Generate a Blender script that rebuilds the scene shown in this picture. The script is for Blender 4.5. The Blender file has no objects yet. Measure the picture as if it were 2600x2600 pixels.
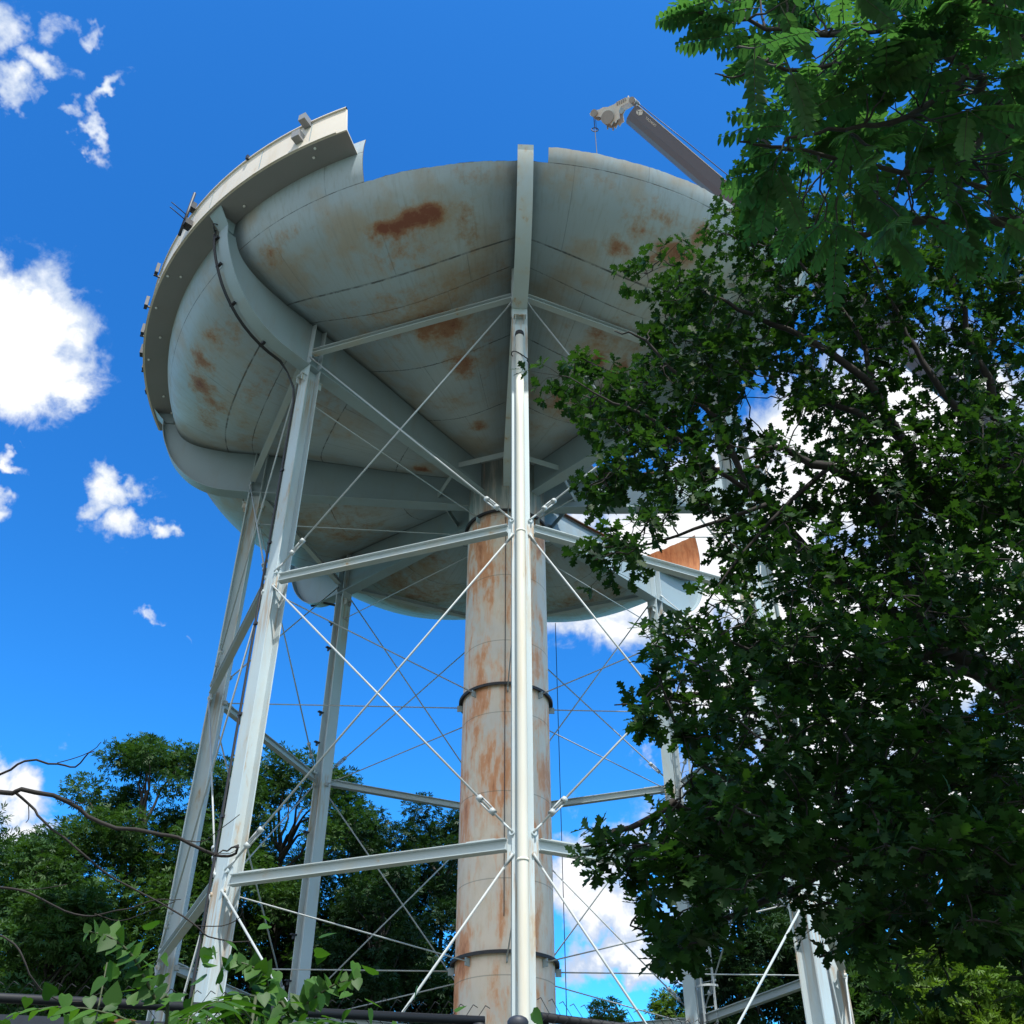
import bpy, math, random
import numpy as np
from math import pi, sin, cos, radians, hypot
from mathutils import Vector, Matrix

random.seed(7)
RNG = np.random.default_rng(11)
scene = bpy.context.scene
COL = scene.collection

# ------------------------------------------------------------------ camera
S = 1.5                                   # metres per riser radius
EYE = 1.6
PITCH, YAW = 0.6526244603800512, 0.006455773794197977
FOC = 2666.218                            # focal length in pixels of a 2600 px wide picture
CD = 22.168314298908037 * S
A0 = 0.0386249580917455
CAM = np.array([0.0, -CD, EYE])
cam_d = bpy.data.cameras.new('camera')
cam_d.sensor_width = 36.0
cam_d.lens = 36.0 * FOC / 2600.0
cam_d.clip_start = 0.1
cam_d.clip_end = 5000.0
cam_o = bpy.data.objects.new('camera', cam_d)
COL.objects.link(cam_o)
cam_o.location = CAM
cam_o.rotation_euler = (pi / 2 + PITCH, 0, -YAW)
scene.camera = cam_o

SUN_EL, SUN_AZ = radians(63), radians(162)          # azimuth clockwise from +Y
EXPOSURE = 0.95
SKY_STRENGTH = 0.118
SUN_STRENGTH = 3.2

scene.view_settings.view_transform = 'Standard'
scene.view_settings.look = 'None'
scene.view_settings.gamma = 1.0
scene.view_settings.exposure = EXPOSURE
scene.render.resolution_x = 1024
scene.render.resolution_y = 1024
scene.cycles.max_bounces = 5
scene.cycles.diffuse_bounces = 2
scene.cycles.transmission_bounces = 4


def ray(x, y):
    """unit-forward ray direction of a pixel of the 2600 px picture"""
    rt, up = (x - 1300) / FOC, (1300 - y) / FOC
    c, s = cos(PITCH), sin(PITCH)
    yy, zz = c - s * up, s + c * up
    c, s = cos(-YAW), sin(-YAW)
    return np.array([c * rt - s * yy, s * rt + c * yy, zz])


def at(x, y, fw):
    """world point at pixel (x, y), fw metres in front of the camera along its axis"""
    return CAM + ray(x, y) * fw


def at_z(x, y, z):
    d = ray(x, y)
    return CAM + d * ((z - EYE) / d[2])


def at_y(x, y, wy):
    d = ray(x, y)
    return CAM + d * ((wy + CD) / d[1])


# ------------------------------------------------------------------ world
world = bpy.data.worlds.new('World')
scene.world = world
world.use_nodes = True
NT = world.node_tree
for n in list(NT.nodes):
    NT.nodes.remove(n)


class G:
    """small helper that writes node graphs"""

    def __init__(s, nt):
        s.nt = nt

    def node(s, t, **kw):
        n = s.nt.nodes.new(t)
        for k, v in kw.items():
            setattr(n, k, v)
        return n

    def put(s, sock, v):
        if hasattr(v, 'is_output'):
            s.nt.links.new(v, sock)
        elif v is not None:
            if isinstance(v, (tuple, list, np.ndarray)):
                v = tuple(float(a) for a in v)
                if sock.type == 'RGBA' and len(v) == 3:
                    v = v + (1.0,)
            sock.default_value = v

    def math(s, op, a, b=None, c=None, clamp=False):
        n = s.node('ShaderNodeMath', operation=op)
        n.use_clamp = clamp
        s.put(n.inputs[0], a)
        if b is not None:
            s.put(n.inputs[1], b)
        if c is not None:
            s.put(n.inputs[2], c)
        return n.outputs[0]

    def vec(s, op, a, b=None, out=0):
        n = s.node('ShaderNodeVectorMath', operation=op)
        s.put(n.inputs[0], a)
        if b is not None:
            s.put(n.inputs[3 if op == 'SCALE' else 1], b)
        return n.outputs[out]

    def mix(s, f, a, b, mode='MIX'):
        n = s.node('ShaderNodeMix', data_type='RGBA', blend_type=mode)
        s.put(n.inputs[0], f)
        s.put(n.inputs[6], a)
        s.put(n.inputs[7], b)
        return n.outputs[2]

    def noise(s, vec, scale, detail=4, rough=0.55, out=0, dist=0.0):
        n = s.node('ShaderNodeTexNoise')
        if vec is not None:
            s.put(n.inputs['Vector'], vec)
        n.inputs['Scale'].default_value = scale
        n.inputs['Detail'].default_value = detail
        n.inputs['Roughness'].default_value = rough
        n.inputs['Distortion'].default_value = dist
        return n.outputs[out]

    def smooth(s, v, a, b, lo=0.0, hi=1.0):
        n = s.node('ShaderNodeMapRange', interpolation_type='SMOOTHSTEP')
        s.put(n.inputs[0], v)
        n.inputs[1].default_value = a
        n.inputs[2].default_value = b
        n.inputs[3].default_value = lo
        n.inputs[4].default_value = hi
        return n.outputs[0]


g = G(NT)
sky = g.node('ShaderNodeTexSky', sky_type='NISHITA')
sky.sun_disc = False
sky.sun_elevation = SUN_EL
sky.sun_rotation = SUN_AZ
sky.air_density = 1.0
sky.dust_density = 1.0
sky.ozone_density = 4.0
sky.altitude = 0
tc = g.node('ShaderNodeTexCoord')
Nrm = tc.outputs['Generated']
# cloud banks and wisps: each one an ellipse of directions in the sky (degrees of width and height)
# (pixel of the centre, half width, half height, tilt in degrees, weight)
CLOUDS = [
    (50, 860, 165, 168, 0, 1.25), (-60, 800, 200, 140, 0, 1.25), (150, 970, 80, 50, 0, .9), (170, 790, 60, 70, 0, .8),
    (110, 175, 74, 46, 0, .68), (20, 205, 74, 42, 10, .66), (10, 60, 45, 80, 0, .6), (235, 82, 42, 38, 40, .58), (150, 75, 44, 40, 60, .46),
    (282, 240, 28, 74, -10, .74), (235, 335, 32, 50, 25, .64), (155, 285, 42, 24, 30, .5), (90, 250, 25, 40, 0, .4),
    (285, 1245, 64, 58, 35, .86), (325, 1335, 58, 62, 20, .8), (418, 1322, 34, 32, 10, .72), (30, 1175, 48, 26, 15, .6), (78, 1130, 22, 14, 0, .45),
    (5, 1300, 45, 40, 0, .62), (412, 1574, 46, 18, -8, .48), (490, 1645, 14, 10, 0, .3),
    (40, 2010, 90, 90, 10, .9), (60, 2130, 90, 70, -25, .8), (-40, 1960, 90, 60, 0, .8), (-60, 2150, 90, 60, 0, .9),
    (1640, 1430, 260, 150, 8, 1.15), (1850, 1400, 260, 190, 0, 1.2), (1520, 1560, 150, 60, -5, .8), (2150, 1150, 320, 210, 15, 1.2),
    (2350, 1050, 200, 140, 0, 1.1), (1840, 1770, 170, 90, 20, .95), (2100, 1700, 260, 300, 0, 1.15), (2420, 1700, 200, 140, 0, 1.1),
    (1500, 2200, 110, 110, 10, .92), (1560, 2330, 130, 110, -20, .9), (1600, 2450, 130, 60, 5, .95), (1650, 1945, 70, 22, 25, .45),
    (1570, 2150, 130, 60, 0, .85), (2000, 2150, 330, 200, 0, 1.0), (1780, 2300, 160, 120, 0, .7), (2450, 2050, 250, 150, 0, 1.0),
    (2600, 1450, 300, 300, 0, 1.1),
    (-900, 700, 320, 200, 10, 1.0), (-1100, 1900, 400, 180, 0, 1.0), (3300, 900, 400, 260, 0, 1.0), (3400, 2000, 500, 260, 0, 1.0),
]
warp = g.vec('SUBTRACT', g.noise(Nrm, 9.0, 5, 0.6, out=1), (0.5, 0.5, 0.5))
warp2 = g.vec('SUBTRACT', g.noise(Nrm, 34.0, 4, 0.6, out=1), (0.5, 0.5, 0.5))
Nw = g.vec('NORMALIZE', g.vec('ADD', g.vec('ADD', Nrm, g.vec('SCALE', warp, 0.10)), g.vec('SCALE', warp2, 0.05)))
field = None
# unseen white clouds added beside and behind the camera to neutralise the light: (azimuth, elevation, half width, half height in degrees, weight)
FILL_CLOUDS = [(180, 22, 30, 14, 1.2), (150, 40, 18, 14, 1.2), (215, 45, 22, 15, 1.2), (240, 18, 24, 12, 1.2), (125, 15, 22, 12, 1.1), (275, 30, 14, 12, 1.1), (95, 38, 14, 12, 1.1), (182, 58, 14, 9, 1.0), (200, 8, 40, 9, 1.1), (130, 62, 10, 9, 1.0)]
BLOBS = []
for (cx, cy, rx, ry, tilt, wgt) in CLOUDS:
    d = ray(cx, cy)
    ln = np.linalg.norm(d)
    BLOBS.append((d / ln, rx / FOC / ln, ry / FOC / ln, tilt, wgt))
for (aa, ee, rw, rh, wgt) in FILL_CLOUDS:
    aa, ee = radians(aa), radians(ee)
    BLOBS.append((np.array([sin(aa) * cos(ee), cos(aa) * cos(ee), sin(ee)]), radians(rw), radians(rh), 0, wgt))
for (d, rx, ry, tilt, wgt) in BLOBS:
    right = np.cross(d, (0, 0, 1)); right /= np.linalg.norm(right)
    up = np.cross(right, d)
    t = radians(tilt)
    ax = (right * cos(t) + up * sin(t)) / rx
    ay = (-right * sin(t) + up * cos(t)) / ry
    u = g.vec('DOT_PRODUCT', Nw, ax, out=1)
    v = g.vec('DOT_PRODUCT', Nw, ay, out=1)
    fr = g.vec('DOT_PRODUCT', Nw, d, out=1)
    d2 = g.math('MULTIPLY_ADD', u, u, g.math('MULTIPLY', v, v))
    e = g.math('MULTIPLY', g.math('EXPONENT', g.math('MULTIPLY', d2, -0.75)), wgt)
    e = g.math('MULTIPLY', e, g.math('GREATER_THAN', fr, 0.0))
    field = e if field is None else g.math('MAXIMUM', field, e)
fine = g.noise(Nrm, 26.0, 8, 0.62, dist=0.3)
dens = g.math('ADD', field, g.math('MULTIPLY', g.math('SUBTRACT', fine, 0.5), 1.15))
mask = g.smooth(dens, 0.26, 0.66)
shade = g.noise(Nw, 11.0, 4, 0.5)
thick = g.smooth(dens, 0.5, 1.15)
cshade = g.smooth(g.math('MULTIPLY_ADD', thick, 0.5, g.math('MULTIPLY', shade, 0.75)), 0.3, 0.68)
cloud_col = g.mix(cshade, (0.50, 0.60, 0.78), (0.97, 0.98, 1.0))
hs = g.node('ShaderNodeHueSaturation')
hs.inputs['Hue'].default_value = 0.505
hs.inputs['Saturation'].default_value = 1.1
hs.inputs['Value'].default_value = 1.0
NT.links.new(sky.outputs[0], hs.inputs['Color'])
gm_ = g.node('ShaderNodeGamma')
gm_.inputs[1].default_value = 1.6
g.put(gm_.inputs[0], g.vec('SCALE', hs.outputs[0], 1 / 3.2))
hs2 = g.vec('SCALE', gm_.outputs[0], 3.2)
tint = g.mix(1.0, hs2, (0.46, 1.34, 1.26), 'MULTIPLY')
bg1 = g.node('ShaderNodeBackground')
g.put(bg1.inputs[0], tint)
bg1.inputs[1].default_value = SKY_STRENGTH
bg2 = g.node('ShaderNodeBackground')
g.put(bg2.inputs[0], cloud_col)
bg2.inputs[1].default_value = 0.60
mx = g.node('ShaderNodeMixShader')
g.put(mx.inputs[0], mask)
NT.links.new(bg1.outputs[0], mx.inputs[1])
NT.links.new(bg2.outputs[0], mx.inputs[2])
wo = g.node('ShaderNodeOutputWorld')
NT.links.new(mx.outputs[0], wo.inputs[0])

sun_d = bpy.data.lights.new('sun', 'SUN')
sun_d.energy = SUN_STRENGTH
sun_d.angle = radians(0.5)
sun_d.color = (1.0, 0.955, 0.88)
sun_o = bpy.data.objects.new('sun', sun_d)
COL.objects.link(sun_o)
sdir = Vector((cos(SUN_EL) * sin(SUN_AZ), cos(SUN_EL) * cos(SUN_AZ), sin(SUN_EL)))
sun_o.rotation_euler = sdir.to_track_quat('Z', 'Y').to_euler()
sun_o.location = (0, 0, 60)


# ------------------------------------------------------------------ materials
def new_mat(name):
    m = bpy.data.materials.new(name)
    m.use_nodes = True
    nt = m.node_tree
    b = nt.nodes['Principled BSDF']
    return m, G(nt), b


def plain(name, col, rough=0.6, metal=0.0, var=0.12, scale=6.0, bump=0.0):
    m, g, b = new_mat(name)
    co = g.node('ShaderNodeTexCoord').outputs['Object']
    n = g.noise(co, scale, 4)
    c2 = tuple(max(0, c * (1 - var * 2)) for c in col)
    g.put(b.inputs['Base Color'], g.mix(n, c2, tuple(min(1, c * (1 + var)) for c in col)))
    b.inputs['Roughness'].default_value = rough
    b.inputs['Metallic'].default_value = metal
    if bump:
        bn = g.node('ShaderNodeBump')
        bn.inputs['Strength'].default_value = bump
        g.put(bn.inputs['Height'], n)
        g.nt.links.new(bn.outputs[0], b.inputs['Normal'])
    return m


RUST_D = (0.135, 0.042, 0.018)
RUST_M = (0.30, 0.125, 0.045)
RUST_L = (0.43, 0.27, 0.13)


def painted(name, base, stain=(0.52, 0.44, 0.30), amt=0.35, zs=0.25, rust_t=0.68, rough=0.5, scale=1.0, joints=False):
    """weathered steel paint: streaks that run down, faint rust"""
    m, g, b = new_mat(name)
    co = g.node('ShaderNodeTexCoord').outputs['Object']
    st = g.vec('MULTIPLY', co, (1, 1, zs))
    n1 = g.noise(st, 1.6 * scale, 6, 0.6)
    n2 = g.noise(st, 5.5 * scale, 5, 0.65)
    n3 = g.noise(co, 0.35 * scale, 3, 0.5)
    c = g.mix(g.smooth(n3, 0.3, 0.7), tuple(x * 0.9 for x in base), base)
    c = g.mix(g.math('MULTIPLY', g.smooth(n1, 0.48, 0.75), amt), c, stain)
    r = g.smooth(g.math('MULTIPLY_ADD', n2, 0.45, g.math('MULTIPLY', n1, 0.6)), rust_t - 0.06, rust_t + 0.06)
    c = g.mix(r, c, RUST_L)
    if joints:   # rust and dirt that run down from the connections
        sp = g.node('ShaderNodeSeparateXYZ')
        g.nt.links.new(co, sp.inputs[0])
        dr = g.noise(g.vec('MULTIPLY', co, (1, 1, 0.06)), 9.0, 4, 0.6)
        for zj in (5.6, 11.45, 17.0):
            dz = g.math('SUBTRACT', EYE + zj * S, sp.outputs[2])
            fall = g.math('MULTIPLY', g.smooth(dz, -0.1, 0.1), g.smooth(dz, 0.4, 3.4, 1.0, 0.0))
            c = g.mix(g.math('MULTIPLY', fall, g.smooth(dr, 0.45, 0.62, 0, 0.75)), c, (0.42, 0.27, 0.14))
    n4 = g.noise(co, 26 * scale, 3, 0.6)
    c = g.mix(g.smooth(n4, 0.68, 0.8, 0, 0.35), c, tuple(x * 0.45 for x in base))
    g.put(b.inputs['Base Color'], c)
    b.inputs['Roughness'].default_value = rough
    b.inputs['Specular IOR Level'].default_value = 0.35
    bn = g.node('ShaderNodeBump')
    bn.inputs['Strength'].default_value = 0.12
    g.put(bn.inputs['Height'], n2)
    g.nt.links.new(bn.outputs[0], b.inputs['Normal'])
    return m


M_leg = painted('leg_paint', (0.52, 0.61, 0.65), amt=0.5, rust_t=0.66, joints=True)
M_girder = painted('girder_paint', (0.32, 0.41, 0.455), stain=(0.30, 0.31, 0.28), amt=0.45, rust_t=0.72)
M_rod = plain('rod_paint', (0.42, 0.46, 0.47), 0.5, var=.12, scale=2.0)
M_strut = painted('strut_paint', (0.45, 0.52, 0.545), amt=0.35, zs=1, rust_t=0.69, scale=0.9)
M_fascia = painted('fascia_paint', (0.76, 0.69, 0.60), stain=(0.60, 0.47, 0.30), amt=0.5, rust_t=0.68)
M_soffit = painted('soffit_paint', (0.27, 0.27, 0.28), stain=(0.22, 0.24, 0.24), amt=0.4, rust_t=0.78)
M_pipe = painted('pipe_paint', (0.72, 0.70, 0.62), stain=(0.60, 0.45, 0.25), amt=0.6, zs=0.12, rust_t=0.66)
M_black = plain('black_rubber', (0.02, 0.02, 0.025), 0.5)
M_dark = plain('dark_metal', (0.025, 0.03, 0.045), 0.55)
M_ring = plain('riser_ring_paint', (0.035, 0.035, 0.04), 0.6, var=.3)
M_cut = plain('torch_cut_edge', (0.10, 0.075, 0.06), 0.8)
M_brown = plain('bare_rust', (0.16, 0.085, 0.05), 0.85, var=0.3, scale=3)

# tank shell: UV u = panel coordinate, v = course coordinate; 'rust' attribute holds the patches
m, g, b = new_mat('tank_shell_paint')
M_shell = m
co = g.node('ShaderNodeTexCoord').outputs['Object']
uv = g.node('ShaderNodeSeparateXYZ')
g.nt.links.new(g.node('ShaderNodeTexCoord').outputs['UV'], uv.inputs[0])
U, V = uv.outputs[0], uv.outputs[1]
at_r = g.node('ShaderNodeAttribute', attribute_name='rust')
st = g.vec('MULTIPLY', co, (1, 1, 0.6))
n1 = g.noise(st, 0.55, 7, 0.62)
n2 = g.noise(st, 2.6, 6, 0.68)
n3 = g.noise(co, 0.16, 4, 0.5)
cu = g.node('ShaderNodeCombineXYZ')
g.put(cu.inputs[0], g.math('MULTIPLY', U, 90.0))
g.put(cu.inputs[1], g.math('MULTIPLY', V, 1.0))
streak = g.noise(cu.outputs[0], 1.0, 4, 0.6)
base = g.mix(g.smooth(n3, 0.35, 0.68), (0.335, 0.42, 0.48), (0.44, 0.50, 0.525))
base = g.mix(g.math('MULTIPLY', g.smooth(n1, 0.44, 0.68), 0.75), base, (0.37, 0.315, 0.24))
base = g.mix(g.math('MULTIPLY', g.smooth(streak, 0.48, 0.72), 0.38), base, (0.25, 0.27, 0.255))
# mildew streaks plus painted-in crease shade beside the radial girders
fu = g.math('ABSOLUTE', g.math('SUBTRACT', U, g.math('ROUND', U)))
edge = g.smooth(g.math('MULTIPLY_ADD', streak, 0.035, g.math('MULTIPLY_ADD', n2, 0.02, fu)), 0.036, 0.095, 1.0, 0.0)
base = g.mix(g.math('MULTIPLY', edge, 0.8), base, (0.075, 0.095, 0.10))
# plate seams
seam = None
n5 = g.noise(co, 9.0, 5, 0.7)
wob = g.math('MULTIPLY', g.math('SUBTRACT', n5, 0.5), 0.03)
for vv, w in ((1.0, 0.006), (2.0, 0.007), (3.0, 0.009), (4.0, 0.024), (7.0, 0.022), (9.0, 0.02)):
    dd = g.math('ABSOLUTE', g.math('ADD', g.math('SUBTRACT', V, vv), wob))
    e = g.smooth(dd, w * 0.5, w * 1.5, 1.0, 0.0)
    seam = e if seam is None else g.math('MAXIMUM', seam, e)
for (u0, v0, v1, w) in ((.47, 4, 5, .0035), (.30, 2, 3, .003), (.56, 1, 2, .004), (.5, 0, 1, .005), (.72, 2, 3, .003), (.20, 3, 4, .003), (.62, 7, 9, .003), (.85, 4, 7, .002), (.25, 1, 2, .004)):
    fr = g.math('FRACT', g.math('ADD', U, 0.0))
    dd = g.math('ABSOLUTE', g.math('SUBTRACT', fr, u0))
    e = g.smooth(dd, w * 0.3, w, 1.0, 0.0)
    inr = g.math('MULTIPLY', g.math('GREATER_THAN', V, v0), g.math('LESS_THAN', V, v1))
    seam = g.math('MAXIMUM', seam, g.math('MULTIPLY', g.math('MULTIPLY', e, inr), 0.42))
base = g.mix(g.math('MULTIPLY', seam, g.smooth(n2, 0.32, 0.62, 0.15, 0.95)), base, (0.06, 0.07, 0.075))
# rust patches
rr = g.math('ADD', g.math('SUBTRACT', at_r.outputs['Fac'], 0.08), g.math('MULTIPLY', g.math('SUBTRACT', n2, 0.5), 1.5))
rr = g.math('ADD', rr, g.math('MULTIPLY', g.math('SUBTRACT', n5, 0.5), 0.55))
rr = g.math('ADD', rr, g.math('MULTIPLY', g.math('SUBTRACT', n1, 0.5), 0.4))
base = g.mix(g.smooth(rr, 0.05, 0.5, 0, 0.6), base, (0.36, 0.235, 0.13))
base = g.mix(g.smooth(rr, 0.38, 0.72, 0, 0.8), base, (0.29, 0.125, 0.06))
base = g.mix(g.smooth(rr, 0.72, 1.1, 0, 0.8), base, (0.19, 0.05, 0.032))
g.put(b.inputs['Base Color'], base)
b.inputs['Roughness'].default_value = 0.55
b.inputs['Specular IOR Level'].default_value = 0.35
bn = g.node('ShaderNodeBump')
bn.inputs['Strength'].default_value = 0.25
bn.inputs['Distance'].default_value = 0.05
g.put(bn.inputs['Height'], g.math('SUBTRACT', g.math('MULTIPLY', n3, 1.5), seam))
g.nt.links.new(bn.outputs[0], b.inputs['Normal'])

m, g, b = new_mat('rusted_tank_inside')
M_inside = m
co = g.node('ShaderNodeTexCoord').outputs['Object']
n1 = g.noise(g.vec('MULTIPLY', co, (3, 3, 0.45)), 2.0, 6, 0.7)
n2 = g.noise(co, 1.0, 4, 0.6)
c = g.mix(g.smooth(n1, 0.35, 0.7), (0.50, 0.22, 0.09), (0.33, 0.12, 0.045))
c = g.mix(g.smooth(n2, 0.45, 0.75, 0, 0.5), c, (0.55, 0.32, 0.16))
g.put(b.inputs['Base Color'], c)
b.inputs['Roughness'].default_value = 0.9

# riser: pale paint with big orange rust sheets that run down
m, g, b = new_mat('riser_paint')
M_riser = m
co = g.node('ShaderNodeTexCoord').outputs['Object']
st = g.vec('MULTIPLY', co, (1, 1, 0.34))
n1 = g.noise(st, 1.15, 7, 0.62, dist=0.4)
n2 = g.noise(st, 4.5, 6, 0.65)
n3 = g.noise(co, 0.5, 3, 0.5)
ns = g.noise(g.vec('MULTIPLY', co, (1, 1, 0.05)), 7.0, 5, 0.65)
sep = g.node('ShaderNodeSeparateXYZ')
g.nt.links.new(co, sep.inputs[0])
Z = sep.outputs[2]
X = sep.outputs[0]
c = g.mix(g.smooth(n3, 0.35, 0.65), (0.72, 0.65, 0.60), (0.86, 0.71, 0.58))
c = g.mix(g.smooth(n2, 0.4, 0.7, 0, 0.4), c, (0.66, 0.53, 0.37))
rf = g.math('ADD', n1, g.math('MULTIPLY', g.math('SUBTRACT', n2, 0.5), 0.35))
rf = g.math('ADD', rf, g.math('MULTIPLY', g.math('SUBTRACT', ns, 0.5), 0.22))
c = g.mix(g.smooth(rf, 0.43, 0.55, 0, 0.6), c, (0.84, 0.48, 0.28))
c = g.mix(g.smooth(rf, 0.515, 0.61, 0, 0.85), c, (0.74, 0.30, 0.13))
c = g.mix(g.smooth(rf, 0.61, 0.73, 0, 0.85), c, (0.46, 0.15, 0.06))
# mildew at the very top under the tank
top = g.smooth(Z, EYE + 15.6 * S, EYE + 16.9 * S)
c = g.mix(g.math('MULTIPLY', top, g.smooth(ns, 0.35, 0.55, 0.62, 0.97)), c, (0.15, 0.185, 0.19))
# girth welds
zz = g.math('ABSOLUTE', g.math('SUBTRACT', g.math('FRACT', g.math('DIVIDE', g.math('SUBTRACT', Z, EYE + 0.55 * S), 1.83 * S)), 0.5))
wl = g.smooth(zz, 0.0, 0.009, 1.0, 0.0)
c = g.mix(g.math('MULTIPLY', wl, 0.6), c, (0.20, 0.15, 0.11))
g.put(b.inputs['Base Color'], c)
b.inputs['Roughness'].default_value = 0.6
bn = g.node('ShaderNodeBump')
bn.inputs['Strength'].default_value = 0.15
g.put(bn.inputs['Height'], g.math('ADD', n2, wl))
g.nt.links.new(bn.outputs[0], b.inputs['Normal'])


def leaf_mat(name, c1, c2, trans=0.35, rough=0.5, tint=(1.25, 1.35, 0.45), spec=0.16):
    m = bpy.data.materials.new(name)
    m.use_nodes = True
    nt = m.node_tree
    for n in list(nt.nodes):
        nt.nodes.remove(n)
    g = G(nt)
    a = g.node('ShaderNodeAttribute', attribute_name='rnd')
    col = g.mix(a.outputs['Fac'], c1, c2)
    p = g.node('ShaderNodeBsdfPrincipled')
    g.put(p.inputs['Base Color'], col)
    p.inputs['Roughness'].default_value = rough
    p.inputs['Specular IOR Level'].default_value = spec
    t = g.node('ShaderNodeBsdfTranslucent')
    g.put(t.inputs['Color'], g.mix(1.0, col, tint, 'MULTIPLY'))
    mx = g.node('ShaderNodeMixShader')
    mx.inputs[0].default_value = trans
    nt.links.new(p.outputs[0], mx.inputs[1])
    nt.links.new(t.outputs[0], mx.inputs[2])
    o = g.node('ShaderNodeOutputMaterial')
    nt.links.new(mx.outputs[0], o.inputs[0])
    return m


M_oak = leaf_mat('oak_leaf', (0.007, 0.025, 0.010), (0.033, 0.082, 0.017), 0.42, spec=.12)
M_aila = leaf_mat('compound_leaf', (0.036, 0.098, 0.040), (0.080, 0.175, 0.055), 0.55, tint=(1.1, 1.35, .6))
M_far = leaf_mat('maple_leaf', (0.018, 0.052, 0.018), (0.062, 0.130, 0.032), 0.32)
M_far2 = leaf_mat('dark_leaf', (0.014, 0.038, 0.018), (0.030, 0.070, 0.024), 0.25)
M_far3 = leaf_mat('bright_leaf', (0.060, 0.130, 0.022), (0.130, 0.210, 0.035), 0.35)
M_sap = leaf_mat('sapling_leaf', (0.028, 0.085, 0.012), (0.065, 0.16, 0.022), 0.40, spec=.3)
M_redleaf = leaf_mat('young_red_leaf', (0.15, 0.085, 0.05), (0.24, 0.16, 0.08), 0.4, tint=(1.2, .9, .6))
M_bark = plain('bark', (0.030, 0.025, 0.022), 0.9, var=0.35, scale=14, bump=0.5)
M_bark2 = plain('grey_bark', (0.05, 0.045, 0.04), 0.9, var=0.35, scale=20, bump=0.5)
M_stem = plain('green_stem', (0.045, 0.06, 0.022), 0.7)


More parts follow.
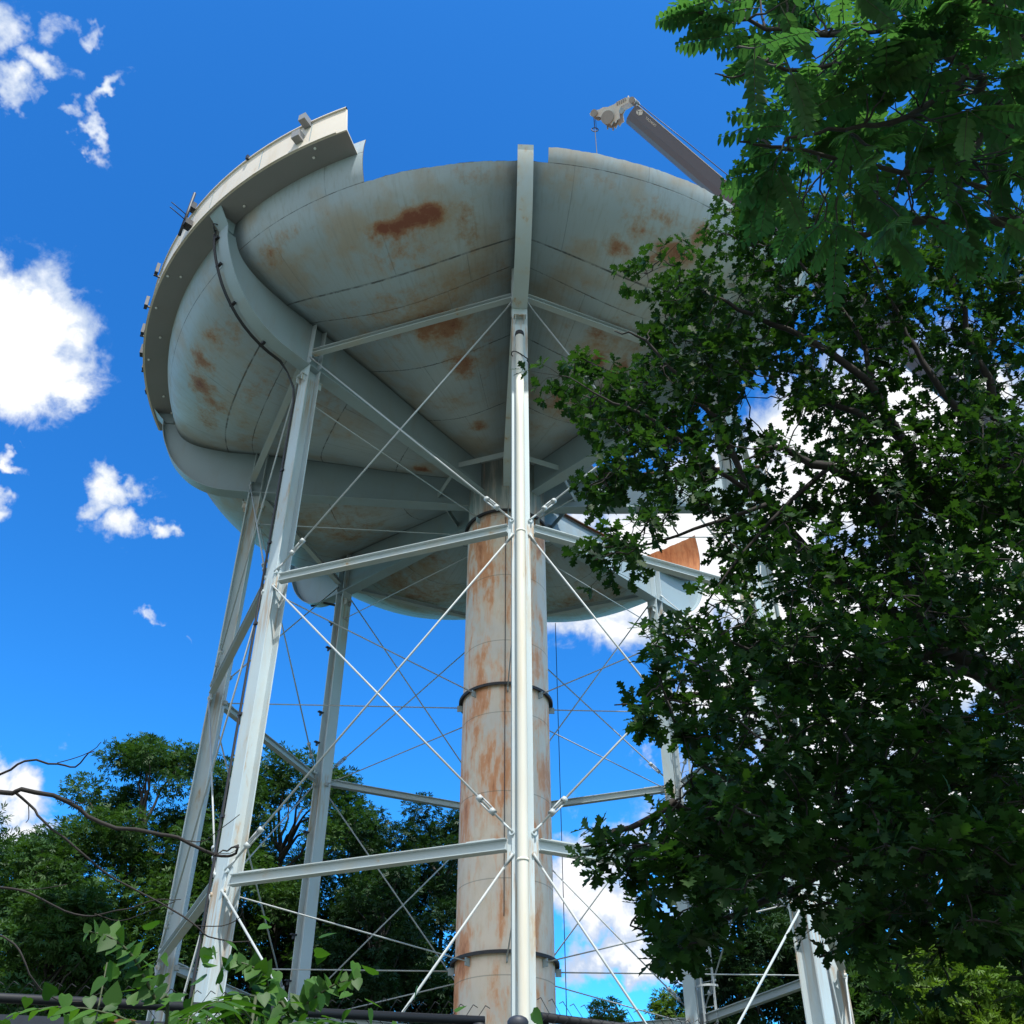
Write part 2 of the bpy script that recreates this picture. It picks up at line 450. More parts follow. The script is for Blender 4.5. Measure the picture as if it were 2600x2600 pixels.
# ------------------------------------------------------------------ mesh helpers
class MB:
    def __init__(s):
        s.v, s.f, s.sm, s.marks = [], [], [], []

    def add(s, vs, fs, smooth=False):
        o = len(s.v)
        s.v.extend([tuple(map(float, p)) for p in vs])
        s.f.extend([tuple(i + o for i in f) for f in fs])
        s.sm.extend([smooth] * len(fs))
        return s

    def box(s, c, ex, ey, ez):
        """box with centre c and half-axis vectors"""
        c, ex, ey, ez = map(np.asarray, (c, ex, ey, ez))
        vs = [c + a * ex + b_ * ey + d * ez for d in (-1, 1) for b_ in (-1, 1) for a in (-1, 1)]
        return s.add(vs, [(0, 2, 3, 1), (4, 5, 7, 6), (0, 1, 5, 4), (2, 6, 7, 3), (0, 4, 6, 2), (1, 3, 7, 5)])

    def beam(s, p0, p1, w, h, up=(0, 0, 1), off=(0, 0)):
        """rectangular bar from p0 to p1; w across, h along up; off shifts it (across, up)"""
        p0, p1 = np.asarray(p0, float), np.asarray(p1, float)
        a = p1 - p0
        L = np.linalg.norm(a); a = a / L
        x = np.cross(a, up); x /= np.linalg.norm(x)
        u = np.cross(x, a)
        c = (p0 + p1) / 2 + x * off[0] + u * off[1]
        return s.box(c, x * w / 2, a * L / 2, u * h / 2)

    def ibeam(s, p0, p1, w, h, t=0.025, up=(0, 0, 1)):
        s.beam(p0, p1, w, t, up, (0, h / 2 - t / 2))
        s.beam(p0, p1, w, t, up, (0, -h / 2 + t / 2))
        s.beam(p0, p1, t, h - 2 * t, up)
        return s

    def tube(s, pts, r, n=8, cap=True):
        pts = [np.asarray(p, float) for p in pts]
        m = len(pts)
        rs = [r] * m if np.isscalar(r) else list(r)
        t0 = pts[1] - pts[0]
        t0 /= np.linalg.norm(t0)
        ref = np.array([0, 0, 1.0]) if abs(t0[2]) < 0.9 else np.array([1.0, 0, 0])
        x = np.cross(t0, ref); x /= np.linalg.norm(x)
        vs = []
        for i in range(m):
            t = pts[min(i + 1, m - 1)] - pts[max(i - 1, 0)]
            t /= np.linalg.norm(t) + 1e-12
            x = x - t * np.dot(x, t)
            x /= np.linalg.norm(x) + 1e-12
            y = np.cross(t, x)
            for k in range(n):
                a = 2 * pi * k / n
                vs.append(pts[i] + (x * cos(a) + y * sin(a)) * rs[i])
        fs = []
        for i in range(m - 1):
            for k in range(n):
                k2 = (k + 1) % n
                fs.append((i * n + k, i * n + k2, (i + 1) * n + k2, (i + 1) * n + k))
        s.add(vs, fs, True)
        if cap:
            o = len(s.v) - m * n
            s.f.append(tuple(o + k for k in reversed(range(n)))); s.sm.append(False)
            s.f.append(tuple(o + (m - 1) * n + k for k in range(n))); s.sm.append(False)
        return s

    def prism(s, poly, d):
        """extrude a planar polygon (3D points) by +-d/2"""
        poly = [np.asarray(p, float) for p in poly]
        d = np.asarray(d, float)
        n = len(poly)
        vs = [p - d / 2 for p in poly] + [p + d / 2 for p in poly]
        fs = [tuple(reversed(range(n))), tuple(range(n, 2 * n))]
        fs += [(i, (i + 1) % n, n + (i + 1) % n, n + i) for i in range(n)]
        return s.add(vs, fs)

    def sphere(s, c, r, n=8):
        c = np.asarray(c, float)
        vs = [c + np.array([0, 0, r])]
        for i in range(1, n // 2):
            th = pi * i / (n // 2)
            for k in range(n):
                a = 2 * pi * k / n
                vs.append(c + r * np.array([sin(th) * cos(a), sin(th) * sin(a), cos(th)]))
        vs.append(c - np.array([0, 0, r]))
        fs = [(0, 1 + k, 1 + (k + 1) % n) for k in range(n)]
        rows = n // 2 - 1
        for i in range(rows - 1):
            for k in range(n):
                fs.append((1 + i * n + k, 1 + (i + 1) * n + k, 1 + (i + 1) * n + (k + 1) % n, 1 + i * n + (k + 1) % n))
        e = len(vs) - 1
        fs += [(e, 1 + (rows - 1) * n + (k + 1) % n, 1 + (rows - 1) * n + k) for k in range(n)]
        return s.add(vs, fs, True)

    def mark(s):
        """the next shape starts a new piece"""
        s.marks.append((len(s.v), len(s.f)))
        return s

    def build(s, name, mat, parent=None):
        if s.marks:
            ms = sorted(set([(0, 0)] + s.marks + [(len(s.v), len(s.f))]))
            for (v0, f0), (v1, f1) in zip(ms[:-1], ms[1:]):
                if f1 > f0:
                    q = MB()
                    q.v = s.v[v0:v1]
                    q.f = [tuple(i - v0 for i in f) for f in s.f[f0:f1]]
                    q.sm = s.sm[f0:f1]
                    last = q.build(name, mat, parent)
            return last
        me = bpy.data.meshes.new(name)
        off = OFF.get(parent.name, (0, 0, 0)) if parent else (0, 0, 0)
        v = np.array(s.v) - np.array(off)
        me.from_pydata(v.tolist(), [], s.f)
        me.polygons.foreach_set('use_smooth', s.sm)
        me.materials.append(mat)
        me.update()
        return link(name, me, parent)


OFF = {}


def link(name, me, parent=None):
    o = bpy.data.objects.new(name, me)
    COL.objects.link(o)
    if parent:
        o.parent = parent
        OFF[o.name] = OFF.get(parent.name, (0, 0, 0))
    return o


def thing(name, label, cat, loc=(0, 0, 0), group=None):
    o = bpy.data.objects.new(name, None)
    COL.objects.link(o)
    o.location = tuple(float(a) for a in loc)
    o['label'] = label
    o['category'] = cat
    if group:
        o['group'] = group
    OFF[o.name] = tuple(float(a) for a in loc)
    return o


def cr(P, n):
    """Catmull-Rom resample"""
    P = np.array(P, float)
    Q = np.vstack([2 * P[0] - P[1], P, 2 * P[-1] - P[-2]])
    t = np.linspace(0, len(P) - 1, n)
    out = []
    for a in t:
        i = min(int(a), len(P) - 2)
        f = a - i
        p0, p1, p2, p3 = Q[i:i + 4]
        out.append(0.5 * ((2 * p1) + (-p0 + p2) * f + (2 * p0 - 5 * p1 + 4 * p2 - p3) * f * f + (-p0 + 3 * p1 - 3 * p2 + p3) * f ** 3))
    return np.array(out)


def crat(P, v):
    P = np.array(P, float)
    Q = np.vstack([2 * P[0] - P[1], P, 2 * P[-1] - P[-2]])
    i = min(int(v), len(P) - 2)
    f = v - i
    p0, p1, p2, p3 = Q[i:i + 4]
    return 0.5 * ((2 * p1) + (-p0 + p2) * f + (2 * p0 - 5 * p1 + 4 * p2 - p3) * f * f + (-p0 + 3 * p1 - 3 * p2 + p3) * f ** 3)


# ------------------------------------------------------------------ ground
m, g, b = new_mat('ground_surface')
co = g.node('ShaderNodeTexCoord').outputs['Object']
n = g.noise(co, 0.08, 6, 0.6)
n2 = g.noise(co, 6.0, 5, 0.7)
c = g.mix(g.smooth(n, 0.4, 0.6), (0.13, 0.125, 0.11), (0.055, 0.075, 0.03))
c = g.mix(g.smooth(n2, 0.4, 0.7, 0, 0.5), c, (0.10, 0.11, 0.07))
g.put(b.inputs['Base Color'], c)
b.inputs['Roughness'].default_value = 0.95
gm = MB().add([(-1500, -1500, 0), (1500, -1500, 0), (1500, 1500, 0), (-1500, 1500, 0)], [(0, 1, 2, 3)])
go = gm.build('ground', m)
go['kind'] = 'structure'

# ------------------------------------------------------------------ water tower
tower = thing('water_tower', 'huge pale grey steel water tower on tall columns, its dome cut away, streaked with rust', 'water tower')
LR = 6.66


def az(k):
    return radians(-90) + A0 - k * 2 * pi / 8


def T(k, r, t, z):
    """tower coordinates (in riser radii, t tangential) to world metres"""
    a = az(k)
    return np.array([(r * cos(a) - t * sin(a)) * S, (r * sin(a) + t * cos(a)) * S, EYE + z * S])


def ER(k):
    return np.array([cos(az(k)), sin(az(k)), 0.0])


def ET(k):
    return np.array([-sin(az(k)), cos(az(k)), 0.0])


ZG = -EYE / S
ZT = [5.55, 11.38, 17.66]
FW = 0.165            # half flange width
LD = 0.15             # half leg depth

# riser
mb = MB()
n = 128
vs, fs = [], []
zs = np.linspace(ZG, 18.1, 60)
for z in zs:
    for k in range(n):
        a = 2 * pi * k / n
        vs.append((cos(a) * S, sin(a) * S, EYE + z * S))
for i in range(len(zs) - 1):
    for k in range(n):
        fs.append((i * n + k, i * n + (k + 1) % n, (i + 1) * n + (k + 1) % n, (i + 1) * n + k))
mb.add(vs, fs, True)
riser = mb.build('riser_pipe', M_riser, tower)
for z in (16.2, 11.29, 5.54):
    mb = MB()
    prof = [(1.002, z), (1.075, z), (1.075, z - 0.04), (1.095, z - 0.04), (1.095, z + 0.025), (1.002, z + 0.025)]
    vs, fs = [], []
    for k in range(96):
        a = 2 * pi * k / 96
        for (r, zz_) in prof:
            vs.append((r * S * cos(a), r * S * sin(a), EYE + zz_ * S))
    q_ = len(prof)
    for k in range(96):
        for j in range(q_):
            fs.append((k * q_ + j, k * q_ + (j + 1) % q_, ((k + 1) % 96) * q_ + (j + 1) % q_, ((k + 1) % 96) * q_ + j))
    mb.add(vs, fs)
    rf_ = mb.build('riser_ring', M_ring, tower)
    for k in range(8):
        mb = MB()
        mb.box(T(k, 1.07, 0, z - 0.13), ER(k) * 0.09, ET(k) * 0.018, np.array([0, 0, 0.11]))
        mb.build('ring_lug', M_girder, rf_)

# profiles
GP = [(1, 18.0), (3, 18.22), (5, 18.5), (6.9, 18.70), (7.6, 18.75), (8.35, 18.9), (8.8, 19.1), (9.05, 19.35), (9.2, 19.7), (9.28, 20.1), (9.26, 20.5), (9.16, 21.0)]
MP = [(1, 17.95), (3, 17.80), (5, 17.72), (6.75, 17.87), (7.45, 18.04), (8.3, 18.45), (8.8, 18.85), (9.08, 19.3), (9.22, 19.68), (9.28, 20.1), (9.26, 20.5), (9.16, 21.0)]


def shell_pt(k, v):
    gk = abs(k - round(k))
    s_ = sin(pi / 2 * min(1, 2 * gk))
    a = crat(GP, v)
    b_ = crat(MP, v)
    return a + (b_ - a) * s_


# rust patches (k, v, half width k, half height v, strength)
RP = [(.31, 5.2, .045, .30, 1.6), (.355, 5.18, .05, .26, 1.6), (.41, 5.08, .045, .22, 1.5), (.46, 5.15, .04, .2, 1.3), (.49, 4.95, .03, .3, .75), (.42, 4.5, .13, .35, .42), (.33, 4.55, .04, .5, .35),
      (.88, 5.8, .05, .45, .55), (.80, 6.1, .06, .4, .4), (.19, 4.8, .04, .6, .48), (.15, 6.4, .08, .5, .3),
      (.40, 2.55, .10, .22, .9), (.32, 2.45, .05, .16, .9), (.36, 2.3, .04, .25, .6), (.33, 1.85, .08, .2, .95), (.45, 2.9, .35, .45, .35), (.5, 3.4, .35, .2, .3), (.41, .78, .10, .1, .8), (.65, 2.6, .18, .2, .4), (.22, 2.1, .08, .4, .45), (.5, 1.3, .3, .2, .25),
      (1.43, 5.3, .04, .5, .85), (1.54, 5.02, .05, .45, 1.0), (1.50, 5.2, .06, .6, .4), (1.60, 4.6, .05, .5, .7), (1.30, 5.2, .05, .4, .55), (1.22, 4.8, .05, .3, .5), (1.72, 4.6, .08, .4, .55), (1.7, .67, .09, .1, 1.0), (1.4, 3.4, .2, .5, .35), (1.3, 2.5, .25, .4, .35), (1.8, 3.2, .1, .3, .35),
      (7.66, 4.55, .06, .2, .75), (7.62, 5.1, .05, .25, .6), (7.46, 4.95, .06, .25, 1.0), (7.52, 4.75, .04, .35, .8), (7.55, 5.9, .09, .5, .5), (7.41, 5.8, .04, .5, .85), (7.58, 5.3, .15, .5, .35), (7.80, 6.4, .08, .4, .28),
      (7.52, 2.15, .05, .14, 1.0), (7.37, 2.1, .05, .18, .95), (7.6, 2.5, .05, .15, .8), (7.45, 2.5, .25, .5, .35), (7.6, 1.3, .2, .25, .6), (7.3, 1.2, .15, .2, .6), (7.7, .7, .15, .2, .35),
      (2.3, 6.5, .2, .8, .8), (2.15, 8, .2, .8, .8), (2.6, 2.0, .3, .5, .5), (2.5, 4, .2, .4, .4), (3.5, 2.5, .4, .5, .55), (3.7, 3.6, .3, .3, .45), (3.3, 1.5, .2, .3, .5), (4.5, 2.6, .4, .5, .5), (4.3, 1.2, .3, .4, .5), (4.6, 3.8, .3, .3, .4)]


def shell_part(name, kr, NR=11):
    """kr: (first column, last column, v0, v1) in hundredths of a panel; the blocks share their vertices"""
    vs, fs, uvs, rust, idx = [], [], [], [], {}

    def vert(i, v, dv=0.0):
        key = (i, round(v, 4))
        if key not in idx:
            k, vv = i / 100.0, v + dv
            r, z = shell_pt(k, max(0, vv))
            idx[key] = len(vs)
            vs.append(T(k, r, 0, z))
            uvs.append((k, vv))
            R = 0.0
            for (a, b_, da, db, s_) in RP:
                e = ((k - a) / da) ** 2 + ((vv - b_) / db) ** 2
                if e < 6:
                    R = max(R, s_ * math.exp(-e * 0.7))
            rust.append(min(1.2, R))
        return idx[key]
    top = max(b[3] for b in kr)
    for (i0, i1, v0, v1, jagged) in [(b[0], b[1], b[2], b[3], b[4] if len(b) > 4 else True) for b in kr]:
        nv = max(3, int((v1 - v0) * NR))
        jag = 0
        for i in range(i0, i1 + 1):
            jag = 0.5 * jag + RNG.normal(0, 0.018)
            if jagged:
                vert(i, v1, jag)
        for i in range(i0, i1):
            for j in range(nv):
                a = [vert(i, v0 + (v1 - v0) * j / nv), vert(i, v0 + (v1 - v0) * (j + 1) / nv), vert(i + 1, v0 + (v1 - v0) * (j + 1) / nv), vert(i + 1, v0 + (v1 - v0) * j / nv)]
                fs.append(tuple(a))
    me = bpy.data.meshes.new(name)
    me.from_pydata([tuple(p) for p in vs], [], fs)
    me.polygons.foreach_set('use_smooth', [True] * len(fs))
    uvl = me.uv_layers.new(name='UVMap')
    li = np.zeros(len(me.loops), dtype=np.int32)
    me.loops.foreach_get('vertex_index', li)
    uvl.data.foreach_set('uv', np.array(uvs, dtype=np.float32)[li].ravel())
    at_ = me.attributes.new('rust', 'FLOAT', 'POINT')
    at_.data.foreach_set('value', np.array(rust, dtype=np.float32))
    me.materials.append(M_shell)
    me.materials.append(M_inside)
    me.materials.append(M_cut)
    o = link(name, me, tower)
    md = o.modifiers.new('plate', 'SOLIDIFY')
    md.thickness = 0.035
    md.offset = 1.0
    md.material_offset = 1
    md.material_offset_rim = 2
    md.use_quality_normals = True
    es = o.modifiers.new('sharp_edges', 'EDGE_SPLIT')
    es.split_angle = radians(35)
    return o


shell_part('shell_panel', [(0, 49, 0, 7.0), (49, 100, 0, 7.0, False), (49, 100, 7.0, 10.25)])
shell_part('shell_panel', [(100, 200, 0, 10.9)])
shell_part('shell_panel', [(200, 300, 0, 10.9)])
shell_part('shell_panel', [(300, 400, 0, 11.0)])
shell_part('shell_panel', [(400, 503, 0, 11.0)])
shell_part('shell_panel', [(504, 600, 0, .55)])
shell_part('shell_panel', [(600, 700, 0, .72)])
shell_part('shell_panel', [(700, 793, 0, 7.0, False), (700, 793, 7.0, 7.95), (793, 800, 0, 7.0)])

# radial girders and ribs
FP = [(1.0, 17.05), (3.0, 17.13), (5.0, 17.21), (7.1, 17.30), (7.9, 17.42), (8.5, 17.74), (8.98, 18.25), (9.28, 18.8), (9.46, 19.3), (9.53, 19.7)]
for k in range(8):
    F = cr(FP, 110)
    if k == 6:
        F = F[F[:, 0] < 7.15]
    elif k in (0, 7):
        F = np.array([p for p in F if p[1] < 19.2])
        F = np.vstack([F, [(9.475, 19.30)]])
    Gc = cr(GP[:10], 110)
    top_z = 19.7 if k not in (0, 7) else 19.30
    Gc = np.array([p for p in Gc if p[1] <= top_z])
    if k == 6:
        Gc = Gc[Gc[:, 0] < 7.15]

    def resamp(P, n):
        d = np.r_[0, np.cumsum(np.hypot(*np.diff(P, axis=0).T))]
        t = np.linspace(0, d[-1], n)
        return np.c_[np.interp(t, d, P[:, 0]), np.interp(t, d, P[:, 1])]
    Fr, Gr = resamp(F, 90), resamp(Gc, 90)
    # match by radius on the straight part
    mb = MB()
    tw = 0.012
    vs = []
    for i in range(90):
        a, c = Fr[i], Gr[i]
        c = c - (c - a) / np.linalg.norm(c - a) * 0.0
        for t in (-tw, tw):
            vs.append(T(k, a[0], t, a[1]))
            vs.append(T(k, c[0], t, c[1]))
    fs = []
    for i in range(89):
        o = i * 4
        fs += [(o, o + 1, o + 5, o + 4), (o + 2, o + 6, o + 7, o + 3)]
    fs += [(0, 2, 3, 1), (89 * 4, 89 * 4 + 1, 89 * 4 + 3, 89 * 4 + 2)]
    mb.add(vs, fs)
    gd = mb.build('radial_girder', M_girder, tower)
    # outer flange
    mb = MB()
    vs = []
    th = 0.022
    Fs = F
    for i in range(len(Fs)):
        tg = Fs[min(i + 1, len(Fs) - 1)] - Fs[max(i - 1, 0)]
        tg = tg / np.linalg.norm(tg)
        nn = np.array([tg[1], -tg[0]])
        w = FW if Fs[i][0] > 2 else FW * (0.75 + 0.25 * (Fs[i][0] - 1))
        for t in (-w, w):
            vs.append(T(k, Fs[i][0], t, Fs[i][1]))
            vs.append(T(k, Fs[i][0] + nn[0] * th, t, Fs[i][1] + nn[1] * th))
    fs = []
    L = len(Fs)
    for i in range(L - 1):
        o = i * 4
        fs += [(o, o + 4, o + 6, o + 2), (o + 1, o + 3, o + 7, o + 5), (o, o + 1, o + 5, o + 4), (o + 2, o + 6, o + 7, o + 3)]
    fs += [(0, 2, 3, 1), ((L - 1) * 4, (L - 1) * 4 + 1, (L - 1) * 4 + 3, (L - 1) * 4 + 2)]
    mb.add(vs, fs)
    mb.build('girder_flange', M_leg if k == 0 else M_girder, gd)
    # stiffeners over the leg
    mb = MB()
    for rr_ in (LR - LD, LR + LD):
        zt = 18.66
        z0 = 17.30
        mb.mark()
        mb.box(T(k, rr_, FW / 2 + tw, (z0 + zt) / 2), ET(k) * (FW / 2 - .004) * S, ER(k) * 0.014, np.array([0, 0, (zt - z0) / 2 * S - .05]))
        mb.mark()
        mb.box(T(k, rr_, -FW / 2 - tw, (z0 + zt) / 2), ET(k) * (FW / 2 - .004) * S, ER(k) * 0.014, np.array([0, 0, (zt - z0) / 2 * S - .05]))
    mb.build('web_stiffener', M_leg, gd)
    if k in (5, 6):   # bare rusty top flange where the bottom plates are gone
        mb = MB()
        P = np.array([p for p in Gr if 2.1 < p[0] < 8.6]) if k == 5 else np.array([p for p in Gr if p[0] > 2.1])
        vs, fs = [], []
        for p in P:
            for t in (-.10, .10):
                vs.append(T(k, p[0], t, p[1] + .012)); vs.append(T(k, p[0], t, p[1] + .04))
        for i in range(len(P) - 1):
            o = i * 4
            fs += [(o, o + 2, o + 6, o + 4), (o + 1, o + 5, o + 7, o + 3), (o, o + 4, o + 5, o + 1), (o + 2, o + 3, o + 7, o + 6)]
        fs += [(0, 1, 3, 2), (len(P) * 4 - 4, len(P) * 4 - 2, len(P) * 4 - 1, len(P) * 4 - 3)]
        mb.add(vs, fs)
        mb.build('top_flange', M_brown, gd)
    if k == 6:
        mb = MB()
        mb.box(T(k, 7.17, 0, 17.98), ER(k) * .02, ET(k) * FW * S, np.array([0, 0, .62 * S]))
        mb.build('end_plate', M_fascia, gd)
    if k in (1, 2):   # flared bracket up to the balcony
        mb = MB()
        A = [T(k, 9.535, -FW, 19.705), T(k, 9.535, FW, 19.705), T(k, 9.86, FW * 1.35, 20.08), T(k, 9.86, -FW * 1.35, 20.08)]
        mb.prism(A, ER(k) * 0.03)
        for sgn in (-1, 1):
            mb.prism([T(k, 9.30, sgn * .014, 19.72), T(k, 9.50, sgn * .014, 19.72), T(k, 9.84, sgn * .014, 20.07), T(k, 9.30, sgn * .014, 20.07)], ET(k) * 0.02)
        mb.build('balcony_bracket', M_girder, gd)

# hub tie plates between girders
for k in range(8):
    mb = MB()
    p0 = T(k, 1.85, .03, 17.43)
    p1 = T(k + 1, 1.85, -.03, 17.43)
    a = (p1 - p0) / np.linalg.norm(p1 - p0)
    mb.beam(p0, p1, 0.03, 0.24)
    mb.build('hub_tie_plate', M_strut, tower)

# legs
for k in range(8):
    mb = MB()
    z0, z1 = ZG, 17.28
    zc, hz = (z0 + z1) / 2, (z1 - z0) / 2 * S
    for sg in (-1, 1):
        mb.box(T(k, LR + sg * LD, 0, zc), ER(k) * 0.018, ET(k) * FW * S, np.array([0, 0, hz]))
    mb.box(T(k, LR, 0, zc), ER(k) * (LD * S - 0.018), ET(k) * 0.012, np.array([0, 0, hz]))
    # widened foot plates near the ground
    leg = mb.build('column', M_leg, tower)
    mb = MB()
    for sg in (-1, 1):
        mb.mark()
        for s2 in (-1, 1):
            mb.box(T(k, LR + sg * (LD + .07), s2 * .09, 16.86), ER(k) * .09, ET(k) * .008, np.array([0, 0, .12]))
        mb.box(T(k, LR + sg * (LD + .075), 0, 16.86 + .086), ER(k) * .10, ET(k) * .20, np.array([0, 0, .010]))
    mb.build('lifting_bracket', M_leg, leg)
    for zi, z in enumerate(ZT[:2]):
        mb = MB()
        for sgn in (-1, 1):
            # gusset plate lying in the bracing plane on each side of the outer flange
            kk = k - sgn * 0.0
            dirv = (T(k - sgn, LR, 0, z) - T(k, LR, 0, z)); dirv /= np.linalg.norm(dirv)
            base = T(k, LR + LD - .02, sgn * FW * .80, z)
            mb.mark()
            mb.prism([base + np.array([0, 0, .42]) - dirv * .10, base + np.array([0, 0, -.42]) - dirv * .10, base + dirv * .16 + np.array([0, 0, -.34]), base + dirv * .16 + np.array([0, 0, .34])], np.cross(dirv, (0, 0, 1)) * .03)
        mb.build('gusset_plate', M_leg, leg)
        for sgn in (-1, 1):
            dirv = (T(k - sgn, LR, 0, z) - T(k, LR, 0, z)); dirv /= np.linalg.norm(dirv)
            nn = np.cross(dirv, (0, 0, 1)); nn = nn if np.dot(nn, ER(k)) > 0 else -nn
            mb = MB()
            for dz in (.24, -.24):
                c = T(k, LR + LD - .02, sgn * FW * .80, z) + dirv * .03 + np.array([0, 0, dz])
                mb.tube([c - nn * .07, c + nn * .09], .062, 14)
            mb.build('connection_pin', M_leg, leg)

# struts (ring beams)
def node(k, sgn, z, out=LD - .02):
    return T(k, LR + out, sgn * FW * .80, z)


for li, z in enumerate(ZT):
    for k in range(8):
        # k side faces towards k+1 : decreasing azimuth => sgn -1
        if li == 2 and k == 5:
            continue
        p0 = node(k, -1, z)
        p1 = node(k + 1, 1, z)
        a = (p1 - p0) / np.linalg.norm(p1 - p0)
        if li < 2:
            q0, q1 = p0 + a * .17, p1 - a * .17
        else:
            q0, q1 = p0 + a * .06, p1 - a * .06
        mb = MB()
        mb.ibeam(q0, q1, 0.22, 0.26 if li < 2 else 0.20, 0.02)
        # bolted lap plates on the top flange near the ends
        for pp, s_ in ((q0, 1), (q1, -1)):
            mb.beam(pp + a * s_ * .25, pp + a * s_ * .95, 0.20, 0.018, off=(0, .26 / 2 + .012 if li < 2 else .20 / 2 + .012))
        mb.build('strut', M_strut, tower)

# X brace rods with turnbuckles at the lower end
ZL = [(ZG + 0.35, ZT[0]), (ZT[0], ZT[1]), (ZT[1], ZT[2])]
for li, (za, zb) in enumerate(ZL):
    for k in range(8):
        for d in (0, 1):
            if d == 0:
                lo, hi = node(k, -1, za + (.16 if li else 0)), node(k + 1, 1, zb - .16)
            else:
                lo, hi = node(k + 1, 1, za + (.16 if li else 0)), node(k, -1, zb - .16)
            a = hi - lo
            L = np.linalg.norm(a); a /= L
            nn = np.cross(a, (0, 0, 1)); nn /= np.linalg.norm(nn)
            offv = nn * (0.045 if d else -0.045)
            lo, hi = lo + offv, hi + offv
            mb = MB()
            rr_ = 0.028
            mb.tube([lo + a * .25, hi - a * .25], rr_, 10)
            # forked clevis ends
            for p, s_ in ((lo, 1), (hi, -1)):
                for w_ in (-1, 1):
                    mb.tube([p + nn * w_ * .03, p + a * s_ * .42], [.035, .022], 6)
            rod = mb.build('brace_rod', M_rod, tower)
            mb = MB()
            t0, t1 = lo + a * .75, lo + a * 1.22
            side = np.cross(nn, a)
            for w_ in (-1, 1):
                mb.tube([t0 + side * w_ * .058, t1 + side * w_ * .058], .022, 6)
            for tt in (t0, t1):
                mb.tube([tt - a * .06, tt + a * .06], .078, 10)
            mb.build('turnbuckle', M_rod, rod)

# radial tie rods to the riser
for z, zr in ((5.42, 5.42), (11.18, 11.18), (16.33, 16.15)):
    for k in range(8):
        mb = MB()
        mb.tube([T(k, LR - LD, 0, z), T(k, 1.1, 0, zr)], 0.021, 8)
        tr = mb.build('tie_rod', M_rod, tower)
        mb = MB()
        mb.box(T(k, LR - LD - .05, 0, z), ER(k) * .07, ET(k) * .07, np.array([0, 0, .07]))
        mb.build('rod_end_block', M_rod, tr)

# balcony skirt
B0, B1 = .50, 2.09
mb = MB()
nk = 150
prof = [(9.30, 20.09), (9.90, 20.06), (9.93, 20.06), (9.93, 20.90), (9.97, 20.90), (9.97, 20.93), (9.90, 20.93), (9.90, 20.11), (9.30, 20.13)]
vs, fs = [], []
jag = 0
for i in range(nk + 1):
    k = B0 + (B1 - B0) * i / nk
    for j, (r, z) in enumerate(prof):
        kk = k
        if i == 0:
            kk = k + {0: .008, 1: .0, 2: .0, 3: .012, 4: .012, 5: .012, 6: .012, 7: .0, 8: .008}[j]
        vs.append(T(kk, r, 0, z))
q_ = len(prof)
sof = []
for i in range(nk):
    for j in range(q_):
        fs.append((i * q_ + j, (i + 1) * q_ + j, (i + 1) * q_ + (j + 1) % q_, i * q_ + (j + 1) % q_))
        sof.append(1 if j in (0,) else 0)
fs.append(tuple(range(q_))); sof.append(0)
fs.append(tuple(nk * q_ + j for j in reversed(range(q_)))); sof.append(0)
mb.add(vs, fs)
bal = mb.build('balcony', M_fascia, tower)
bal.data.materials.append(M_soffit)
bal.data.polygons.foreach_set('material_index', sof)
mb = MB()
for i in range(nk):       # angle lip along the fascia foot
    k = B0 + (B1 - B0) * i / nk
    k2 = B0 + (B1 - B0) * (i + 1) / nk
    if i > 2:
        mb.beam(T(k, 9.945, 0, 20.10), T(k2, 9.945, 0, 20.10), .03, .10)
mb.build('fascia_lip', M_fascia, bal)
for kq in (.62, .80, 1.02, 1.22, 1.42, 1.62, 1.82, 2.0):
    mb = MB()
    mb.box(T(kq, 9.937, 0, 20.5), ER(kq) * .006, ET(kq) * .012, np.array([0, 0, .52]))
    mb.build('fascia_joint', M_girder, bal)
for kq, rq in ((.63, 9.62), (.61, 9.80), (.92, 9.5), (1.0, 9.75), (1.30, 9.55), (1.32, 9.82), (1.47, 9.8), (1.6, 9.55), (1.72, 9.8), (1.9, 9.5), (1.99, 9.4)):
    mb = MB()
    mb.sphere(T(kq, rq, 0, 20.05), .05, 8)
    mb.build('soffit_lamp', plain('lamp_glass', (.85, .85, .85), .3) if kq == .63 else bpy.data.materials['lamp_glass'], bal)
for (px_, py_, h_, w_, dr) in ((786, 311, .30, .26, .10), (780, 345, .34, .30, .06)):
    kq = .66
    mb = MB()
    mb.box(T(.635 if py_ < 330 else .655, 9.95 + dr, 0, 20.86 if py_ < 330 else 20.42), ER(kq) * (.10 + dr), ET(kq) * w_ / 2, np.array([0, 0, h_ / 2]))
    mb.build('junction_box', M_soffit, bal)
# antennas on the skirt
mb = MB()
ka = 1.13
mb.tube([T(ka + .015, 10.10, 0, 20.0), T(ka - .015, 10.10, 0, 21.35)], .055, 10)
ant = mb.build('antenna_mast', M_dark, bal)
mb = MB()
mb.box(T(ka, 10.03, 0, 21.0), ER(ka) * .10, ET(ka) * .13, np.array([0, 0, .16]))
mb.mark()
mb.box(T(ka, 10.03, 0, 20.35), ER(ka) * .13, ET(ka) * .16, np.array([0, 0, .13]))
mb.build('antenna_clamp', M_black, ant)
mb = MB()
for dz in (0, .18):
    mb.mark()
    mb.tube([T(ka, 10.1, 0, 20.45 + dz), T(ka, 10.55, .12, 20.42 + dz)], .018, 6)
mb.build('antenna_dipole', M_black, ant)
for i, kq in enumerate((1.38, 1.52, 1.66, 1.745, 1.83, 1.93)):
    mb = MB()
    mb.box(T(kq, 10.06, 0, 20.62 - .1 * (i % 2)), ER(kq) * .06, ET(kq) * .13, np.array([0, 0, .24]))
    mb.beam(T(kq, 9.93, 0, 20.4), T(kq, 10.1, 0, 20.4), .06, .06)
    mb.build('panel_antenna', M_dark, bal)
mb = MB()
